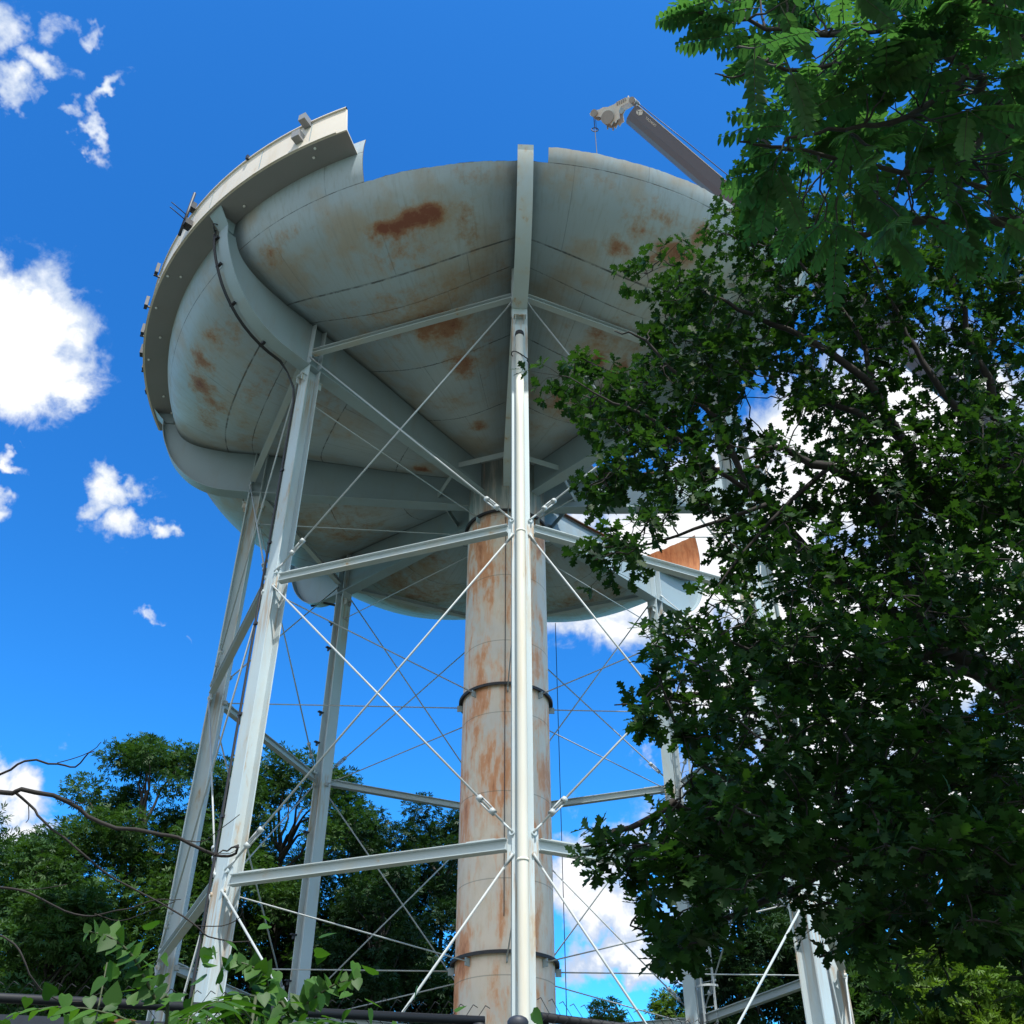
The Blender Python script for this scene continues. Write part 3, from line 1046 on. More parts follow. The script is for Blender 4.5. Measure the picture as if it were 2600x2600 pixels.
mb.box(T(.86, 9.98, 0, 20.95), ER(.86) * .05, ET(.86) * .05, np.array([0, 0, .09]))
mb.build('small_bracket', M_black, bal)

# coax cables down rib and leg 1
mb = MB()
for j, dt in enumerate((-.235, -.275)):
    P = []
    P.append(T(1, 9.62, dt + .02, 19.75 - j * .1))
    for (r, z) in cr(FP, 24)[::-1]:
        if z < 19.6 and r > 7.0:
            P.append(T(1, r + .07, dt, z - .05))
    P.append(T(1, LR + LD + .30, -.235, 17.05))
    P.append(T(1, LR + LD + .09, -.205 - j * .02, 16.7))
    for z in np.linspace(16.3, ZG, 16):
        P.append(T(1, LR + LD + .03, -.205 - j * .018, z))
    mb.tube(P, .03, 8)
P = [T(1, 9.62, -.1, 19.85), T(1, 9.75, -.17, 19.84), T(1, 9.62, -.23, 19.7)]
mb.tube(P, .03, 8)
cab = mb.build('coax_cable', M_black, tower)
mb = MB()
for (r, z) in cr(FP, 24)[::-1][1:16:4]:
    if r > 7:
        mb.mark()
        mb.box(T(1, r + .05, -.215, z - .04), ER(1) * .05, ET(1) * .13, np.array([0, 0, .04]))
for z in np.arange(1.0, 16, 1.9):
    mb.mark()
    mb.box(T(1, LR + LD + .03, -.195, z), ER(1) * .04, ET(1) * .07, np.array([0, 0, .04]))
mb.build('cable_clamp', M_black, cab)

# conduit pipe on the front leg
mb = MB()
mb.tube([T(0, LR + LD + .10, -.01, z) for z in (ZG, 2, 6, 10, 14, 16.32)], .125, 20)
cp = mb.build('conduit_pipe', M_pipe, tower)
mb = MB()
mb.tube([T(0, LR + LD + .10, -.01, z) for z in (16.30, 16.36, 16.42, 16.44)], [.128, .15, .13, .05], 14)
mb.build('pipe_cap', M_black, cp)
mb = MB()
for z in (5.25, 11.2):
    mb.mark()
    mb.tube([T(0, LR + LD + .10, -.01, z), T(0, LR + LD + .10, -.01, z + .04)], .133, 18)
mb.build('pipe_joint', M_pipe, cp)
mb = MB()
P = []
for a_ in np.linspace(-.2, 1.15, 14):
    th_ = pi * a_
    P.append(T(0, LR + LD + .10 + .10 * sin(th_) * .9, -.01 - .17 * cos(th_), 15.78 + .05 * sin(th_ * 2) - .15 * a_))
P += [T(0, LR + LD + .10, .19, 15.5), T(0, LR + LD + .12, .21, 15.35), T(0, LR + LD + .12, .17, 15.38), T(0, LR + LD + .12, .18, 15.5)]
mb.tube(P, .018, 6)
mb.build('loose_wire', M_black, cp)

# hanging cable at the back and step clips on leg 3
mb = MB()
mb.tube([T(4.29, 9.0, 0, 18.9), T(4.29, 9.0, 0, 9), T(4.288, 9.0, 0, ZG)], .02, 6)
mb.build('hanging_cable', M_black, tower)
mb = MB()
mb.tube([T(0, 1.02, -.06, z) for z in (16.0, 8.6, 6.2)], .014, 6)
mb.build('drain_line', M_dark, riser)
for z in (6.3, 7.35, 9.0, 9.9, 12.4, 13.3, 15.35, 16.2, 4.2):
    mb = MB()
    c = T(3, LR + LD - .03, .25, z)
    mb.box(c, ER(3) * .06, ET(3) * .12, np.array([0, 0, .025]))
    mb.box(c + np.array([0, 0, -.09]), ER(3) * .05, ET(3) * .025, np.array([0, 0, .065]))
    mb.build('step_clip', M_dark, tower)
mb = MB()
mb.beam(T(3, LR + .5, .35, 17.0), T(3, LR + .2, .1, 16.9), .12, .06)
mb.mark()
mb.beam(T(3, LR + 1.05, .4, 17.1), T(3, LR + .9, .3, 17.1), .10, .05)
mb.build('cable_tray', M_black, tower)

# caged ladder on leg 5
mb = MB()
kx = 5
er, et = ER(kx), ET(kx)
zl0, zl1 = ZG + .3, 16.6
LB = T(kx, LR + .02, FW + .30, 0)


def lad(t, r, z):
    return T(kx, LR + r, -FW - t, z)


for s_ in (.12, .42):
    mb.beam(lad(s_, 0, zl0), lad(s_, 0, zl1), .03, .06, up=tuple(er))
ld = mb.build('ladder', M_rod, tower)
mb = MB()
for z in np.arange(zl0 + .1, zl1, .28):
    mb.mark()
    mb.tube([lad(.12, 0, z), lad(.42, 0, z)], .012, 5)
mb.build('ladder_rung', M_rod, ld)
for z in np.arange(1.2, zl1, 1.25):
    mb = MB()
    P = [lad(.27 + .29 * cos(a_), -.27 + .0 - .29 * sin(a_) * 1.0 + .27, z) for a_ in np.linspace(0, pi, 13)]
    for i in range(12):
        mb.beam(P[i], P[i + 1], .012, .075)
    mb.build('cage_hoop', M_rod, ld)
mb = MB()
for a_ in (.15, .5, .85):
    mb.mark()
    mb.beam(lad(.27 + .29 * cos(pi * a_), -.285 * sin(pi * a_), 1.2), lad(.27 + .29 * cos(pi * a_), -.285 * sin(pi * a_), zl1), .05, .012, up=tuple(er))
mb.build('cage_strap', M_rod, ld)

# ------------------------------------------------------------------ crane
TIPF = 47.0
tip = at(1597, 285, TIPF)
far = at(2340, 925, 41.0)
ax = far - tip; ax /= np.linalg.norm(ax)
L = (0.2 - tip[2]) / ax[2]
foot = tip + ax * L
vw = (CAM - tip); vw /= np.linalg.norm(vw)
nn = vw - ax * np.dot(vw, ax); nn /= np.linalg.norm(nn)
uu = np.cross(nn, ax)
if np.dot(uu, (0, 0, 1)) < 0:
    uu = -uu
crane = thing('mobile_crane', 'dark telescopic crane boom with white head rising behind the tank rim', 'crane', (foot[0], foot[1], 0))
m, g, b = new_mat('boom_paint')
M_boom = m
co = g.node('ShaderNodeTexCoord').outputs['Object']
n1 = g.noise(co, 1.2, 6, 0.7, dist=.6)
g.put(b.inputs['Base Color'], g.mix(g.smooth(n1, .6, .75), (0.13, 0.135, 0.18), (0.27, 0.27, 0.31)))
b.inputs['Roughness'].default_value = 0.38
M_white = plain('crane_white', (0.72, 0.73, 0.72), 0.45, var=.08)
M_grey = plain('sheave_grey', (0.34, 0.33, 0.33), 0.5)
sec = [(.45, -.30), (.45, .30), (.42, .36), (.02, .36), (-.03, .33), (-.24, .27), (-.38, .12), (-.43, 0), (-.38, -.12), (-.24, -.27), (-.03, -.33), (.02, -.36), (.42, -.36)]


def boom_sec(s_, f):
    c = tip + ax * s_
    return [c + uu * a * f + nn * b_ * f for a, b_ in sec]


mb = MB()
n_ = len(sec)
st_ = [(0.25, 1.0), (13.2, 1.0)]
vs = boom_sec(*st_[0]) + boom_sec(*st_[1])
fs = [(i, (i + 1) % n_, n_ + (i + 1) % n_, n_ + i) for i in range(n_)] + [tuple(reversed(range(n_))), tuple(range(n_, 2 * n_))]
mb.add(vs, fs)
boom = mb.build('boom', M_boom, crane)
s0, f_ = 13.2, 1.12
while s0 < L:
    mb = MB()
    s1 = min(L, s0 + 9)
    vs = boom_sec(s0, f_) + boom_sec(s1, f_)
    mb.add(vs, fs)
    mb.build('boom', M_boom, crane)
    s0 = s1 + .001
    f_ += .12
mb = MB()
mb.beam(tip + ax * .3 + uu * .462 + nn * .32, tip + ax * 13 + uu * .462 + nn * .32, .05, .03, up=tuple(uu))
mb.build('boom_edge', M_white, boom)


def bp(x, y, dn=0.0):
    """point of the head outline (pixels of the enlarged detail) in the boom's side plane"""
    X, Y = 1500 + x / 12.075, 240 + y / 12.075
    d = ray(X, Y)
    t = np.dot(tip - CAM, nn) / np.dot(d, nn)
    return CAM + d * t + nn * dn


out = [(40, 640), (120, 560), (330, 520), (450, 450), (600, 440), (800, 350), (900, 270), (1130, 160), (1290, 140), (1420, 170), (1450, 240), (1400, 330), (1250, 290), (1000, 420), (930, 560), (960, 780), (880, 830), (830, 930), (770, 860), (700, 1000), (640, 930), (500, 910), (420, 840), (370, 740), (280, 720), (150, 745), (60, 705)]
mb = MB()
for dn in (.24, -.24):
    mb.prism([bp(x, y, dn) for x, y in out], nn * .05)
mb.prism([bp(x, y) for x, y in [(420, 500), (800, 360), (1130, 180), (1290, 170), (1240, 290), (990, 430), (900, 560), (640, 640), (450, 640)]], nn * .40)
head = mb.build('boom_head', M_white, crane)
for (x, y, r) in ((190, 640, .17), (600, 770, .31), (1345, 240, .14)):
    mb = MB()
    c = bp(x, y)
    for j in range(5):
        cc = c + nn * (-.18 + .12 * j)
        mb.tube([cc - nn * .045, cc - nn * .015, cc + nn * .015, cc + nn * .045], [r, r * .82, r * .82, r], 20)
    mb.build('sheave', M_grey, head)
mb = MB()
for x, y in ((520, 430), (960, 215), (1165, 60), (870, 280), (700, 980), (530, 950)):
    mb.mark()
    mb.tube([bp(x, y + 130, .05), bp(x, y, .05)], .04, 8)
for i in range(5):
    mb.mark()
    mb.prism([bp(880 + i * 62, 400 - i * 32, .25), bp(865 + i * 62, 290 - i * 32, .25), bp(890 + i * 62, 280 - i * 32, .25), bp(905 + i * 62, 390 - i * 32, .25)], nn * .10)
mb.build('head_fitting', M_grey, head)
rt = bp(95, 700, 0)
mb = MB()
mb.tube([rt, rt - np.array([0, 0, 9.0])], .022, 6)
rt2 = rt + ax * .12
mb.tube([rt2, rt2 - np.array([0, 0, .95])], .012, 6)
mb.build('hoist_rope', M_dark, crane)
mb = MB()
dt_ = at(1514, 349, TIPF)
rc = rt - np.array([0, 0, .98])
P = [rc + (np.array([cos(a_), 0, 0]) + np.array([0, 0, 1]) * sin(a_)) * .145 for a_ in np.linspace(0, 2 * pi, 25)]
mb.tube(P, .025, 6)
mb.build('lifting_ring', M_black, crane)
mb = MB()
mb.tube([bp(1460, 280), tip + ax * 3 + uu * .62, tip + ax * (L - 1) + uu * 1.6], .022, 6)
mb.build('top_rope', M_dark, crane)


def text_on(body, size, origin, xdir, ydir, mat, parent, name):
    cu_ = bpy.data.curves.new('txt', 'FONT')
    cu_.body = body
    cu_.size = size
    cu_.extrude = 0.01
    to = bpy.data.objects.new('txt', cu_)
    COL.objects.link(to)
    dg = bpy.context.evaluated_depsgraph_get()
    me = bpy.data.meshes.new_from_object(to.evaluated_get(dg))
    bpy.data.objects.remove(to)
    zd = np.cross(xdir, ydir)
    off = np.array(OFF[parent.name])
    for v in me.vertices:
        p = origin + np.array(xdir) * v.co[0] + np.array(ydir) * v.co[1] + zd * v.co[2] - off
        v.co = p
    me.materials.clear()
    me.materials.append(mat)
    return link(name, me, parent)


side = tip + nn * .365
xd = ax if np.dot(ax, (1, 0, 0)) > 0 else -ax
text_on('TADANO', .155, side + ax * 1.05 + uu * .24, xd, uu, M_white, boom, 'lettering')
mb = MB()
lg = side + ax * .62 + uu * .30 + nn * .006
for poly in ([(-.16, -.02), (.0, .12), (.13, .12), (.03, .02)], [(-.02, -.02), (.15, .10), (.20, -.03), (.08, -.14)], [(-.16, -.05), (-.04, -.03), (.04, -.14), (-.08, -.13)]):
    mb.prism([lg + xd * a + uu * c for a, c in poly], nn * .012)
mb.build('logo', M_white, boom)

# ------------------------------------------------------------------ fence
ZF = 2.72
PC = at_z(1315, 2590, ZF)            # corner post
FL = at_z(-900, 2470, ZF)            # far left along the fence
FL0 = at_z(0, 2534, ZF); FL1 = at_z(1230, 2592, ZF)
dl = FL0 - FL1; dl /= np.linalg.norm(dl)
FLs = FL1.copy(); FLe = FL1 + dl * 7.5
FR1 = at_z(1372, 2582, ZF); FR2 = at_z(1560, 2606, ZF)
dr_ = FR2 - FR1; dr_ /= np.linalg.norm(dr_)
FRe = FR1 + dr_ * 5.0
M_fblack = plain('black_vinyl', (0.005, 0.006, 0.009), 0.6, var=.05)
M_screen = plain('privacy_screen', (0.012, 0.02, 0.035), 0.7, var=.2, scale=30)


def fence(name, label, p0, p1, posts):
    d = p1 - p0; d[2] = 0
    L = np.linalg.norm(d); d /= L
    nn_ = np.cross(d, (0, 0, 1))
    base = np.array([p0[0], p0[1], 0.0])
    th_ = thing(name, label, 'fence', base)
    mb = MB(); mb.tube([base + [0, 0, ZF], base + d * L + [0, 0, ZF]], .021, 14); mb.build('top_rail', M_fblack, th_)
    mb = MB(); mb.tube([base + [0, 0, .1], base + d * L + [0, 0, .1]], .02, 8); mb.build('bottom_rail', M_fblack, th_)
    for q in posts:
        mb = MB()
        b_ = base + d * q - nn_ * .03
        mb.tube([b_, b_ + [0, 0, ZF - .02]], .030, 12)
        mb.build('fence_post', M_fblack, th_)
    mb = MB()
    p = .062
    nw = int(L / p)
    top, bot = ZF + .075, 0.08
    nseg = int((top - bot) / (p * 1.0))
    for i in range(nw):
        x0 = i * p
        P = []
        for j in range(nseg + 1):
            P.append(base + d * (x0 + (p * .5 if j % 2 else -p * .5) + RNG.normal(0, .0015)) + nn_ * (.028 + (.004 if j % 2 else -.004)) + [0, 0, top - j * p])
        P[0] = P[0] + d * .02 + np.array([0, 0, RNG.normal(0, .006)])
        mb.tube(P, .0022, 3, cap=False)
        e = P[0]
        mb.tube([e, e - d * .022 + [0, 0, -.012]], .0022, 3, cap=False)
    mb.build('chain_link_mesh', M_fblack, th_)
    mb = MB()
    mb.box(base + d * L / 2 - nn_ * .045 + [0, 0, (ZF - .09) / 2 + .03], d * L / 2, nn_ * .003, np.array([0, 0, (ZF - .12) / 2]))
    mb.build('privacy_screen', M_screen, th_)
    return th_


fence('chain_link_fence', 'black chain link fence with top rail and dark screen, running left from the capped post', FLs, FLe, [.03, 2.5, 5.0, 7.4])
fence('chain_link_fence', 'short black chain link fence section starting right of the domed post', FR1, FRe, [.03, 2.4, 4.9])
pt_ = thing('gate_post', 'thick black round post with a domed cap in front of the tower', 'post', (PC[0], PC[1], 0))
mb = MB(); mb.tube([(PC[0], PC[1], 0), (PC[0], PC[1], ZF + .0)], .048, 20); mb.build('post_shaft', M_fblack, pt_)
mb = MB(); mb.tube([(PC[0], PC[1], ZF - .05), (PC[0], PC[1], ZF - .005), (PC[0], PC[1], ZF + .008), (PC[0], PC[1], ZF + .017), (PC[0], PC[1], ZF + .020)], [.051, .051, .042, .024, .006], 20); mb.build('post_cap', M_dark, pt_)


# ------------------------------------------------------------------ foliage helpers
def leaf_object(name, tv, tf, pos, X, Y, Zv, mat, parent, rnd=None):
    """many copies of a small leaf shape in one foliage mesh"""
    tv = np.array(tv, float)
    m_, n_ = len(pos), len(tv)
    off = np.array(OFF.get(parent.name, (0, 0, 0)))
    V = (pos[:, None, :] - off + tv[None, :, 0:1] * X[:, None, :] + tv[None, :, 1:2] * Y[:, None, :] + tv[None, :, 2:3] * Zv[:, None, :]).reshape(-1, 3)
    fl = len(tf[0])
    F = (np.array(tf)[None] + (np.arange(m_) * n_)[:, None, None]).reshape(-1)
    me = bpy.data.meshes.new(name)
    me.vertices.add(len(V))
    me.vertices.foreach_set('co', V.ravel().astype(np.float32))
    nf = m_ * len(tf)
    me.loops.add(nf * fl)
    me.loops.foreach_set('vertex_index', F.astype(np.int32))
    me.polygons.add(nf)
    me.polygons.foreach_set('loop_start', (np.arange(nf) * fl).astype(np.int32))
    try:
        me.polygons.foreach_set('loop_total', np.full(nf, fl, dtype=np.int32))
    except Exception:
        pass
    me.update(calc_edges=True)
    a = me.attributes.new('rnd', 'FLOAT', 'POINT')
    if rnd is None:
        rnd = RNG.random(m_)
    a.data.foreach_set('value', np.repeat(rnd, n_).astype(np.float32))
    me.materials.append(mat)
    return link(name, me, parent)


def unit(a):
    return a / (np.linalg.norm(a, axis=-1, keepdims=True) + 1e-9)


def frames(axis, nrm):
    Y = unit(axis)
    X = unit(np.cross(Y, nrm))
    Zv = np.cross(X, Y)
    return X, Y, Zv


# oak leaf: lobed outline, unit length along Y
_rows = [(0.0, .015), (.14, .10), (.22, .05), (.36, .25), (.45, .11), (.60, .34), (.68, .15), (.82, .22), (.89, .09), (1.0, .0)]
OAK_V, OAK_F = [], []
for (y_, w_) in _rows:
    OAK_V += [(-w_, y_ + (.04 if w_ > .12 else 0), .10 * w_ * 4 * .4), (0, y_, 0), (w_, y_ + (.04 if w_ > .12 else 0), .10 * w_ * 4 * .4)]
for i in range(len(_rows) - 1):
    a = i * 3
    OAK_F += [(a, a + 1, a + 4, a + 3), (a + 1, a + 2, a + 5, a + 4)]
# leaflet: pointed oval
_r2 = [(0.0, .0), (.12, .17), (.45, .21), (.8, .10), (1.0, .0)]
LF_V, LF_F = [], []
for (y_, w_) in _r2:
    LF_V += [(-w_, y_, w_ * .25), (0, y_, 0), (w_, y_, w_ * .25)]
for i in range(len(_r2) - 1):
    a = i * 3
    LF_F += [(a, a + 1, a + 4, a + 3), (a + 1, a + 2, a + 5, a + 4)]
# far leaf spray: a little star of three blades
ST_V = [(0, 0, 0), (.16, .5, .05), (0, 1, -.05), (-.16, .5, .05), (0, 0, 0), (.55, .25, .04), (.85, .62, -.05), (.38, .55, 0), (0, 0, 0), (-.55, .25, .04), (-.85, .62, -.05), (-.38, .55, 0)]
ST_F = [(0, 1, 2, 3), (4, 5, 6, 7), (8, 11, 10, 9)]
# heart leaf
_r3 = [(0.0, .0), (-.08, .22), (.10, .42), (.40, .40), (.75, .18), (1.0, .0)]
HT_V, HT_F = [], []
for (y_, w_) in _r3:
    HT_V += [(-w_, y_, w_ * .15), (0, max(y_, 0), 0), (w_, y_, w_ * .15)]
for i in range(len(_r3) - 1):
    a = i * 3
    HT_F += [(a, a + 1, a + 4, a + 3), (a + 1, a + 2, a + 5, a + 4)]


def inside(poly, x, y):
    c = False
    n = len(poly)
    for i in range(n):
        x1, y1 = poly[i]
        x2, y2 = poly[(i + 1) % n]
        if (y1 > y) != (y2 > y) and x < (x2 - x1) * (y - y1) / (y2 - y1) + x1:
            c = not c
    return c


def sample(poly, n, holes=(), mind=0):
    xs = [p[0] for p in poly]; ys = [p[1] for p in poly]
    out, tries = [], 0
    while len(out) < n and tries < n * 80:
        tries += 1
        x, y = random.uniform(min(xs), max(xs)), random.uniform(min(ys), max(ys))
        if not inside(poly, x, y): continue
        if any(inside(h, x, y) for h in holes) and random.random() > .04: continue
        if mind and any((x - a) ** 2 + (y - b_) ** 2 < mind ** 2 for a, b_ in out[-400:]) and random.random() > .15: continue
        out.append((x, y))
    return out


def wig(p0, p1, n, amp):
    p0, p1 = np.asarray(p0, float), np.asarray(p1, float)
    L = np.linalg.norm(p1 - p0)
    P = [p0 + (p1 - p0) * i / n for i in range(n + 1)]
    o = np.zeros(3)
    for i in range(1, n):
        o = o * .6 + RNG.normal(0, amp * L, 3)
        P[i] = P[i] + o * sin(pi * i / n)
    return P


def limb_tube(mb, pts, r0, r1, n=8, sub=4):
    P = cr(pts, (len(pts) - 1) * sub + 1)
    P = P + np.vstack([np.zeros(3)] + [RNG.normal(0, r0 * .25, 3) for _ in range(len(P) - 2)] + [np.zeros(3)])
    mb.tube(P, list(np.linspace(r0, r1, len(P))), n)
    return P


# ------------------------------------------------------------------ oak on the right
C0 = CAM
oakbase = np.array([C0[0] + 9.0, C0[1] + 6.0, 0.0])
oak = thing('oak_tree', 'big oak at the right whose dark lobed foliage hangs in front of the tower', 'tree', oakbase)


def dep(y):
    """distance of the oak foliage: far above, near below"""
    return float(np.interp(y, [300, 900, 1500, 2100, 2500], [13.5, 13.0, 10.0, 7.6, 7.0]))


LIMBS = [
    ([(2900, 1960), (2600, 1787), (2421, 1646), (2359, 1600), (2280, 1480), (2214, 1244), (2102, 1190), (1978, 1145), (1883, 1173)], .17, .012, 11.5, 11),
    ([(2359, 1600), (2330, 1400), (2313, 1165), (2214, 1070), (2100, 1030), (2027, 1000)], .10, .012, 11.5, 12.5),
    ([(2313, 1165), (2221, 1000), (2102, 890), (1993, 833), (1880, 780), (1790, 740), (1740, 725)], .06, .008, 12, 13),
    ([(2313, 1165), (2226, 1000), (2180, 850), (2060, 700), (1950, 560)], .05, .008, 12, 13.5),
    ([(2600, 1787), (2462, 1704), (2400, 1710), (2350, 1683), (2280, 1650)], .07, .02, 11, 10.5),
    ([(2421, 1646), (2150, 1500), (1945, 1281), (1891, 1240), (1840, 1112), (1760, 1000), (1640, 870), (1560, 840)], .07, .008, 11.3, 12.5),
    ([(1891, 1240), (1800, 1180), (1650, 1060), (1530, 1010), (1450, 960)], .03, .006, 11.5, 12),
    ([(1945, 1281), (1800, 1330), (1650, 1380), (1520, 1390)], .025, .006, 11, 10.8),
    ([(2900, 2150), (2600, 2200), (2164, 2160), (2003, 2150), (1850, 2080), (1700, 2050), (1560, 2120), (1480, 2150)], .10, .006, 9.5, 8),
    ([(2164, 2160), (2030, 2250), (1850, 2330), (1700, 2380), (1600, 2350)], .04, .006, 9, 8),
    ([(2421, 1646), (2200, 1700), (1980, 1720), (1800, 1760), (1680, 1780), (1560, 1790)], .05, .006, 10.5, 9.5),
    ([(2600, 2200), (2400, 2280), (2250, 2350), (2080, 2430)], .05, .01, 9, 8.5),
    ([(2600, 1787), (2620, 1500), (2560, 1200), (2480, 900), (2420, 700)], .12, .02, 11.5, 13),
    ([(2560, 1200), (2400, 1000), (2300, 850), (2200, 620)], .06, .01, 12, 13),
    ([(1980, 1720), (1900, 1650), (1760, 1600), (1640, 1620)], .02, .005, 10, 9.8),
    ([(2102, 1190), (1980, 1300), (1850, 1450), (1780, 1560)], .03, .006, 11.3, 10.5),
    ([(2900, 1960), (3000, 1500), (2900, 1000), (2800, 700)], .15, .03, 11.5, 12),
]
limbpts = []
trunk_top = at(2900, 1960, 11.5)
mb = MB()
limb_tube(mb, [oakbase, oakbase * .7 + trunk_top * .3 + [0.4, 0, 0], trunk_top], .34, .2, 14, 6)
mb.build('trunk', M_bark, oak)
for (L_, r0, r1, d0, d1) in LIMBS:
    P3 = [at(x, y, d0 + (d1 - d0) * i / (len(L_) - 1)) for i, (x, y) in enumerate(L_)]
    mb = MB()
    P = limb_tube(mb, P3, r0, r1, 8, 4)
    limbpts += list(P)
    mb.build('limb', M_bark, oak)
limbpts = np.array(limbpts)

OAKP_UP = [(1800, 600), (1850, 520), (1870, 420), (1960, 520), (2080, 480), (2200, 560), (2620, 560), (2620, 1250), (2400, 1300), (2150, 1290), (1960, 1190), (1860, 1130), (1700, 1130), (1560, 1190), (1480, 1290), (1450, 1240), (1560, 1130), (1420, 1060), (1395, 960), (1440, 890), (1600, 950), (1680, 880), (1600, 820), (1620, 760), (1600, 680), (1660, 650), (1750, 680), (1790, 740), (1870, 700)]
HOLES_UP = [[(1900, 960), (1960, 990), (2000, 1100), (2120, 1140), (2100, 1200), (1930, 1130), (1890, 1050)], [(2190, 960), (2290, 940), (2380, 1020), (2370, 1110), (2300, 1080), (2290, 1000), (2240, 1040)], [(2050, 1150), (2180, 1210), (2160, 1250), (2060, 1210)]]
OAKP_LO = [(1560, 1130), (1700, 1120), (1900, 1180), (2100, 1270), (2620, 1180), (2620, 2600), (2200, 2560), (2160, 2330), (2080, 2420), (2020, 2460), (1990, 2340), (1850, 2280), (1780, 2300), (1740, 2430), (1620, 2430), (1600, 2360), (1480, 2200), (1460, 2100), (1560, 2120), (1700, 2000), (1730, 1900), (1640, 1880), (1520, 1800), (1560, 1770), (1640, 1700), (1590, 1600), (1700, 1600), (1770, 1650), (1760, 1500), (1780, 1350), (1620, 1330), (1560, 1450), (1470, 1470), (1450, 1430), (1530, 1330), (1440, 1330), (1430, 1290), (1490, 1230)]
HOLES_LO = [[(1950, 1180), (2110, 1250), (2060, 1290), (1960, 1250)], [(2290, 1600), (2330, 1560), (2420, 1650), (2520, 1700), (2480, 1790), (2400, 1820), (2340, 1760), (2310, 1690)], [(2480, 1590), (2560, 1620), (2600, 1690), (2520, 1650)],
            [(1830, 2230), (1960, 2260), (2010, 2300), (1930, 2380), (1840, 2330)], [(2240, 2240), (2370, 2230), (2360, 2300), (2260, 2330)], [(2200, 2450), (2620, 2380), (2620, 2600), (2200, 2600)], [(1870, 1430), (1960, 1450), (1975, 1620), (1890, 1600)], [(1930, 1760), (1990, 1780), (2000, 1900), (1950, 1890)], [(1990, 2030), (2070, 2050), (2080, 2140), (2000, 2130)], [(1950, 2200), (2090, 2220), (2110, 2330), (1990, 2300)], [(1920, 1820), (2060, 1850), (2070, 1960), (1960, 1890)]]


def dens_hubs(poly, n, holes, mind, dj):
    H = []
    for (x, y) in sample(poly, n, holes, mind):
        H.append(at(x + float(np.interp(y, [900, 1400, 1800], [22, 40, 62])), y, dep(y) + random.uniform(-dj, dj) + (.4 if random.random() < .3 else 0)))
    return H


hubs = dens_hubs(OAKP_UP, 420, HOLES_UP, 26, 1.2) + dens_hubs(OAKP_LO, 450, HOLES_LO, 36, 1.2)
# deeper, darker layers on the right and unseen crown foliage added outside the frame to block sky light
deep = [(2080, 1250), (2620, 1150), (2620, 2350), (2250, 2200), (2050, 2050), (1950, 1650), (1950, 1330)]
for (x, y) in sample(deep, 190, HOLES_LO, 36):
    hubs.append(at(x, y, dep(y) + random.uniform(1.2, 3.6)))
rim = [(2620, 300), (3500, 200), (3500, 2500), (2620, 2400)]
for (x, y) in sample(rim, 130, (), 80):
    hubs.append(at(x, y, dep(y) + random.uniform(-1.5, 3.5)))
hubs = np.array(hubs)
tw = MB()
cl_pos, cl_dir = [], []
dl_ = np.array([math.sqrt(((limbpts - h) ** 2).sum(1).min()) for h in hubs])
hubs = hubs[np.argsort(dl_)]
joined = list(limbpts)
for h in hubs:
    JP = np.array(joined)
    d2 = ((JP - h) ** 2).sum(1)
    base_ = JP[int(np.argmin(d2))]
    dist = math.sqrt(d2.min())
    tw.tube(wig(base_, h, 5, .05), [min(.014, .005 + dist * .005), .009, .008, .007, .006, .005], 5, cap=False)
    joined.append(h)
    outd = unit(h - base_ + np.array([0, 0, .1]))
    for c in range(random.randint(4, 6)):
        off = RNG.normal(0, 1, 3) * np.array([.17, .17, .10]) * (np.linalg.norm(h - CAM) / 15.0) + outd * random.uniform(0, .08)
        p = h + off
        tw.tube([h, h + off * .5 + RNG.normal(0, .02, 3), p], [.004, .003, .002], 4, cap=False)
        cl_pos.append(p)
        cl_dir.append(unit(off + outd * .15 + np.array([0, 0, .05])))
tw.build('twigs', M_bark, oak)
cl_pos = np.array(cl_pos); cl_dir = np.array(cl_dir)
pos, axs, nrms, scl, rn = [], [], [], [], []
for p, d in zip(cl_pos, cl_dir):
    ref = np.array([0, 0, 1.0]) if abs(d[2]) < .8 else np.array([1.0, 0, 0])
    x = unit(np.cross(d, ref)); y = np.cross(d, x)
    nl = random.randint(5, 8)
    a0 = random.random() * 6.28
    br = random.random()
    for i in range(nl):
        a = a0 + 2 * pi * i / nl + random.uniform(-.3, .3)
        axi = d * random.uniform(.15, .9) + (x * cos(a) + y * sin(a)) + np.array([0, 0, -.28])
        pos.append(p + d * random.uniform(-.05, .02)); axs.append(axi)
        nrms.append(np.array([0, 0, 1.0]) * .9 + d * .6 + RNG.normal(0, .35, 3))
        scl.append(random.uniform(.095, .168))
        rn.append(min(1, max(0, br * .6 + random.random() * .4)))
pos, axs, nrms, scl = map(np.array, (pos, axs, nrms, scl))
X, Y, Zv = frames(axs, nrms)
sc = scl[:, None]
leaf_object('foliage', OAK_V, OAK_F, pos, X * sc * 1.05, Y * sc, Zv * sc, M_oak, oak, np.array(rn))

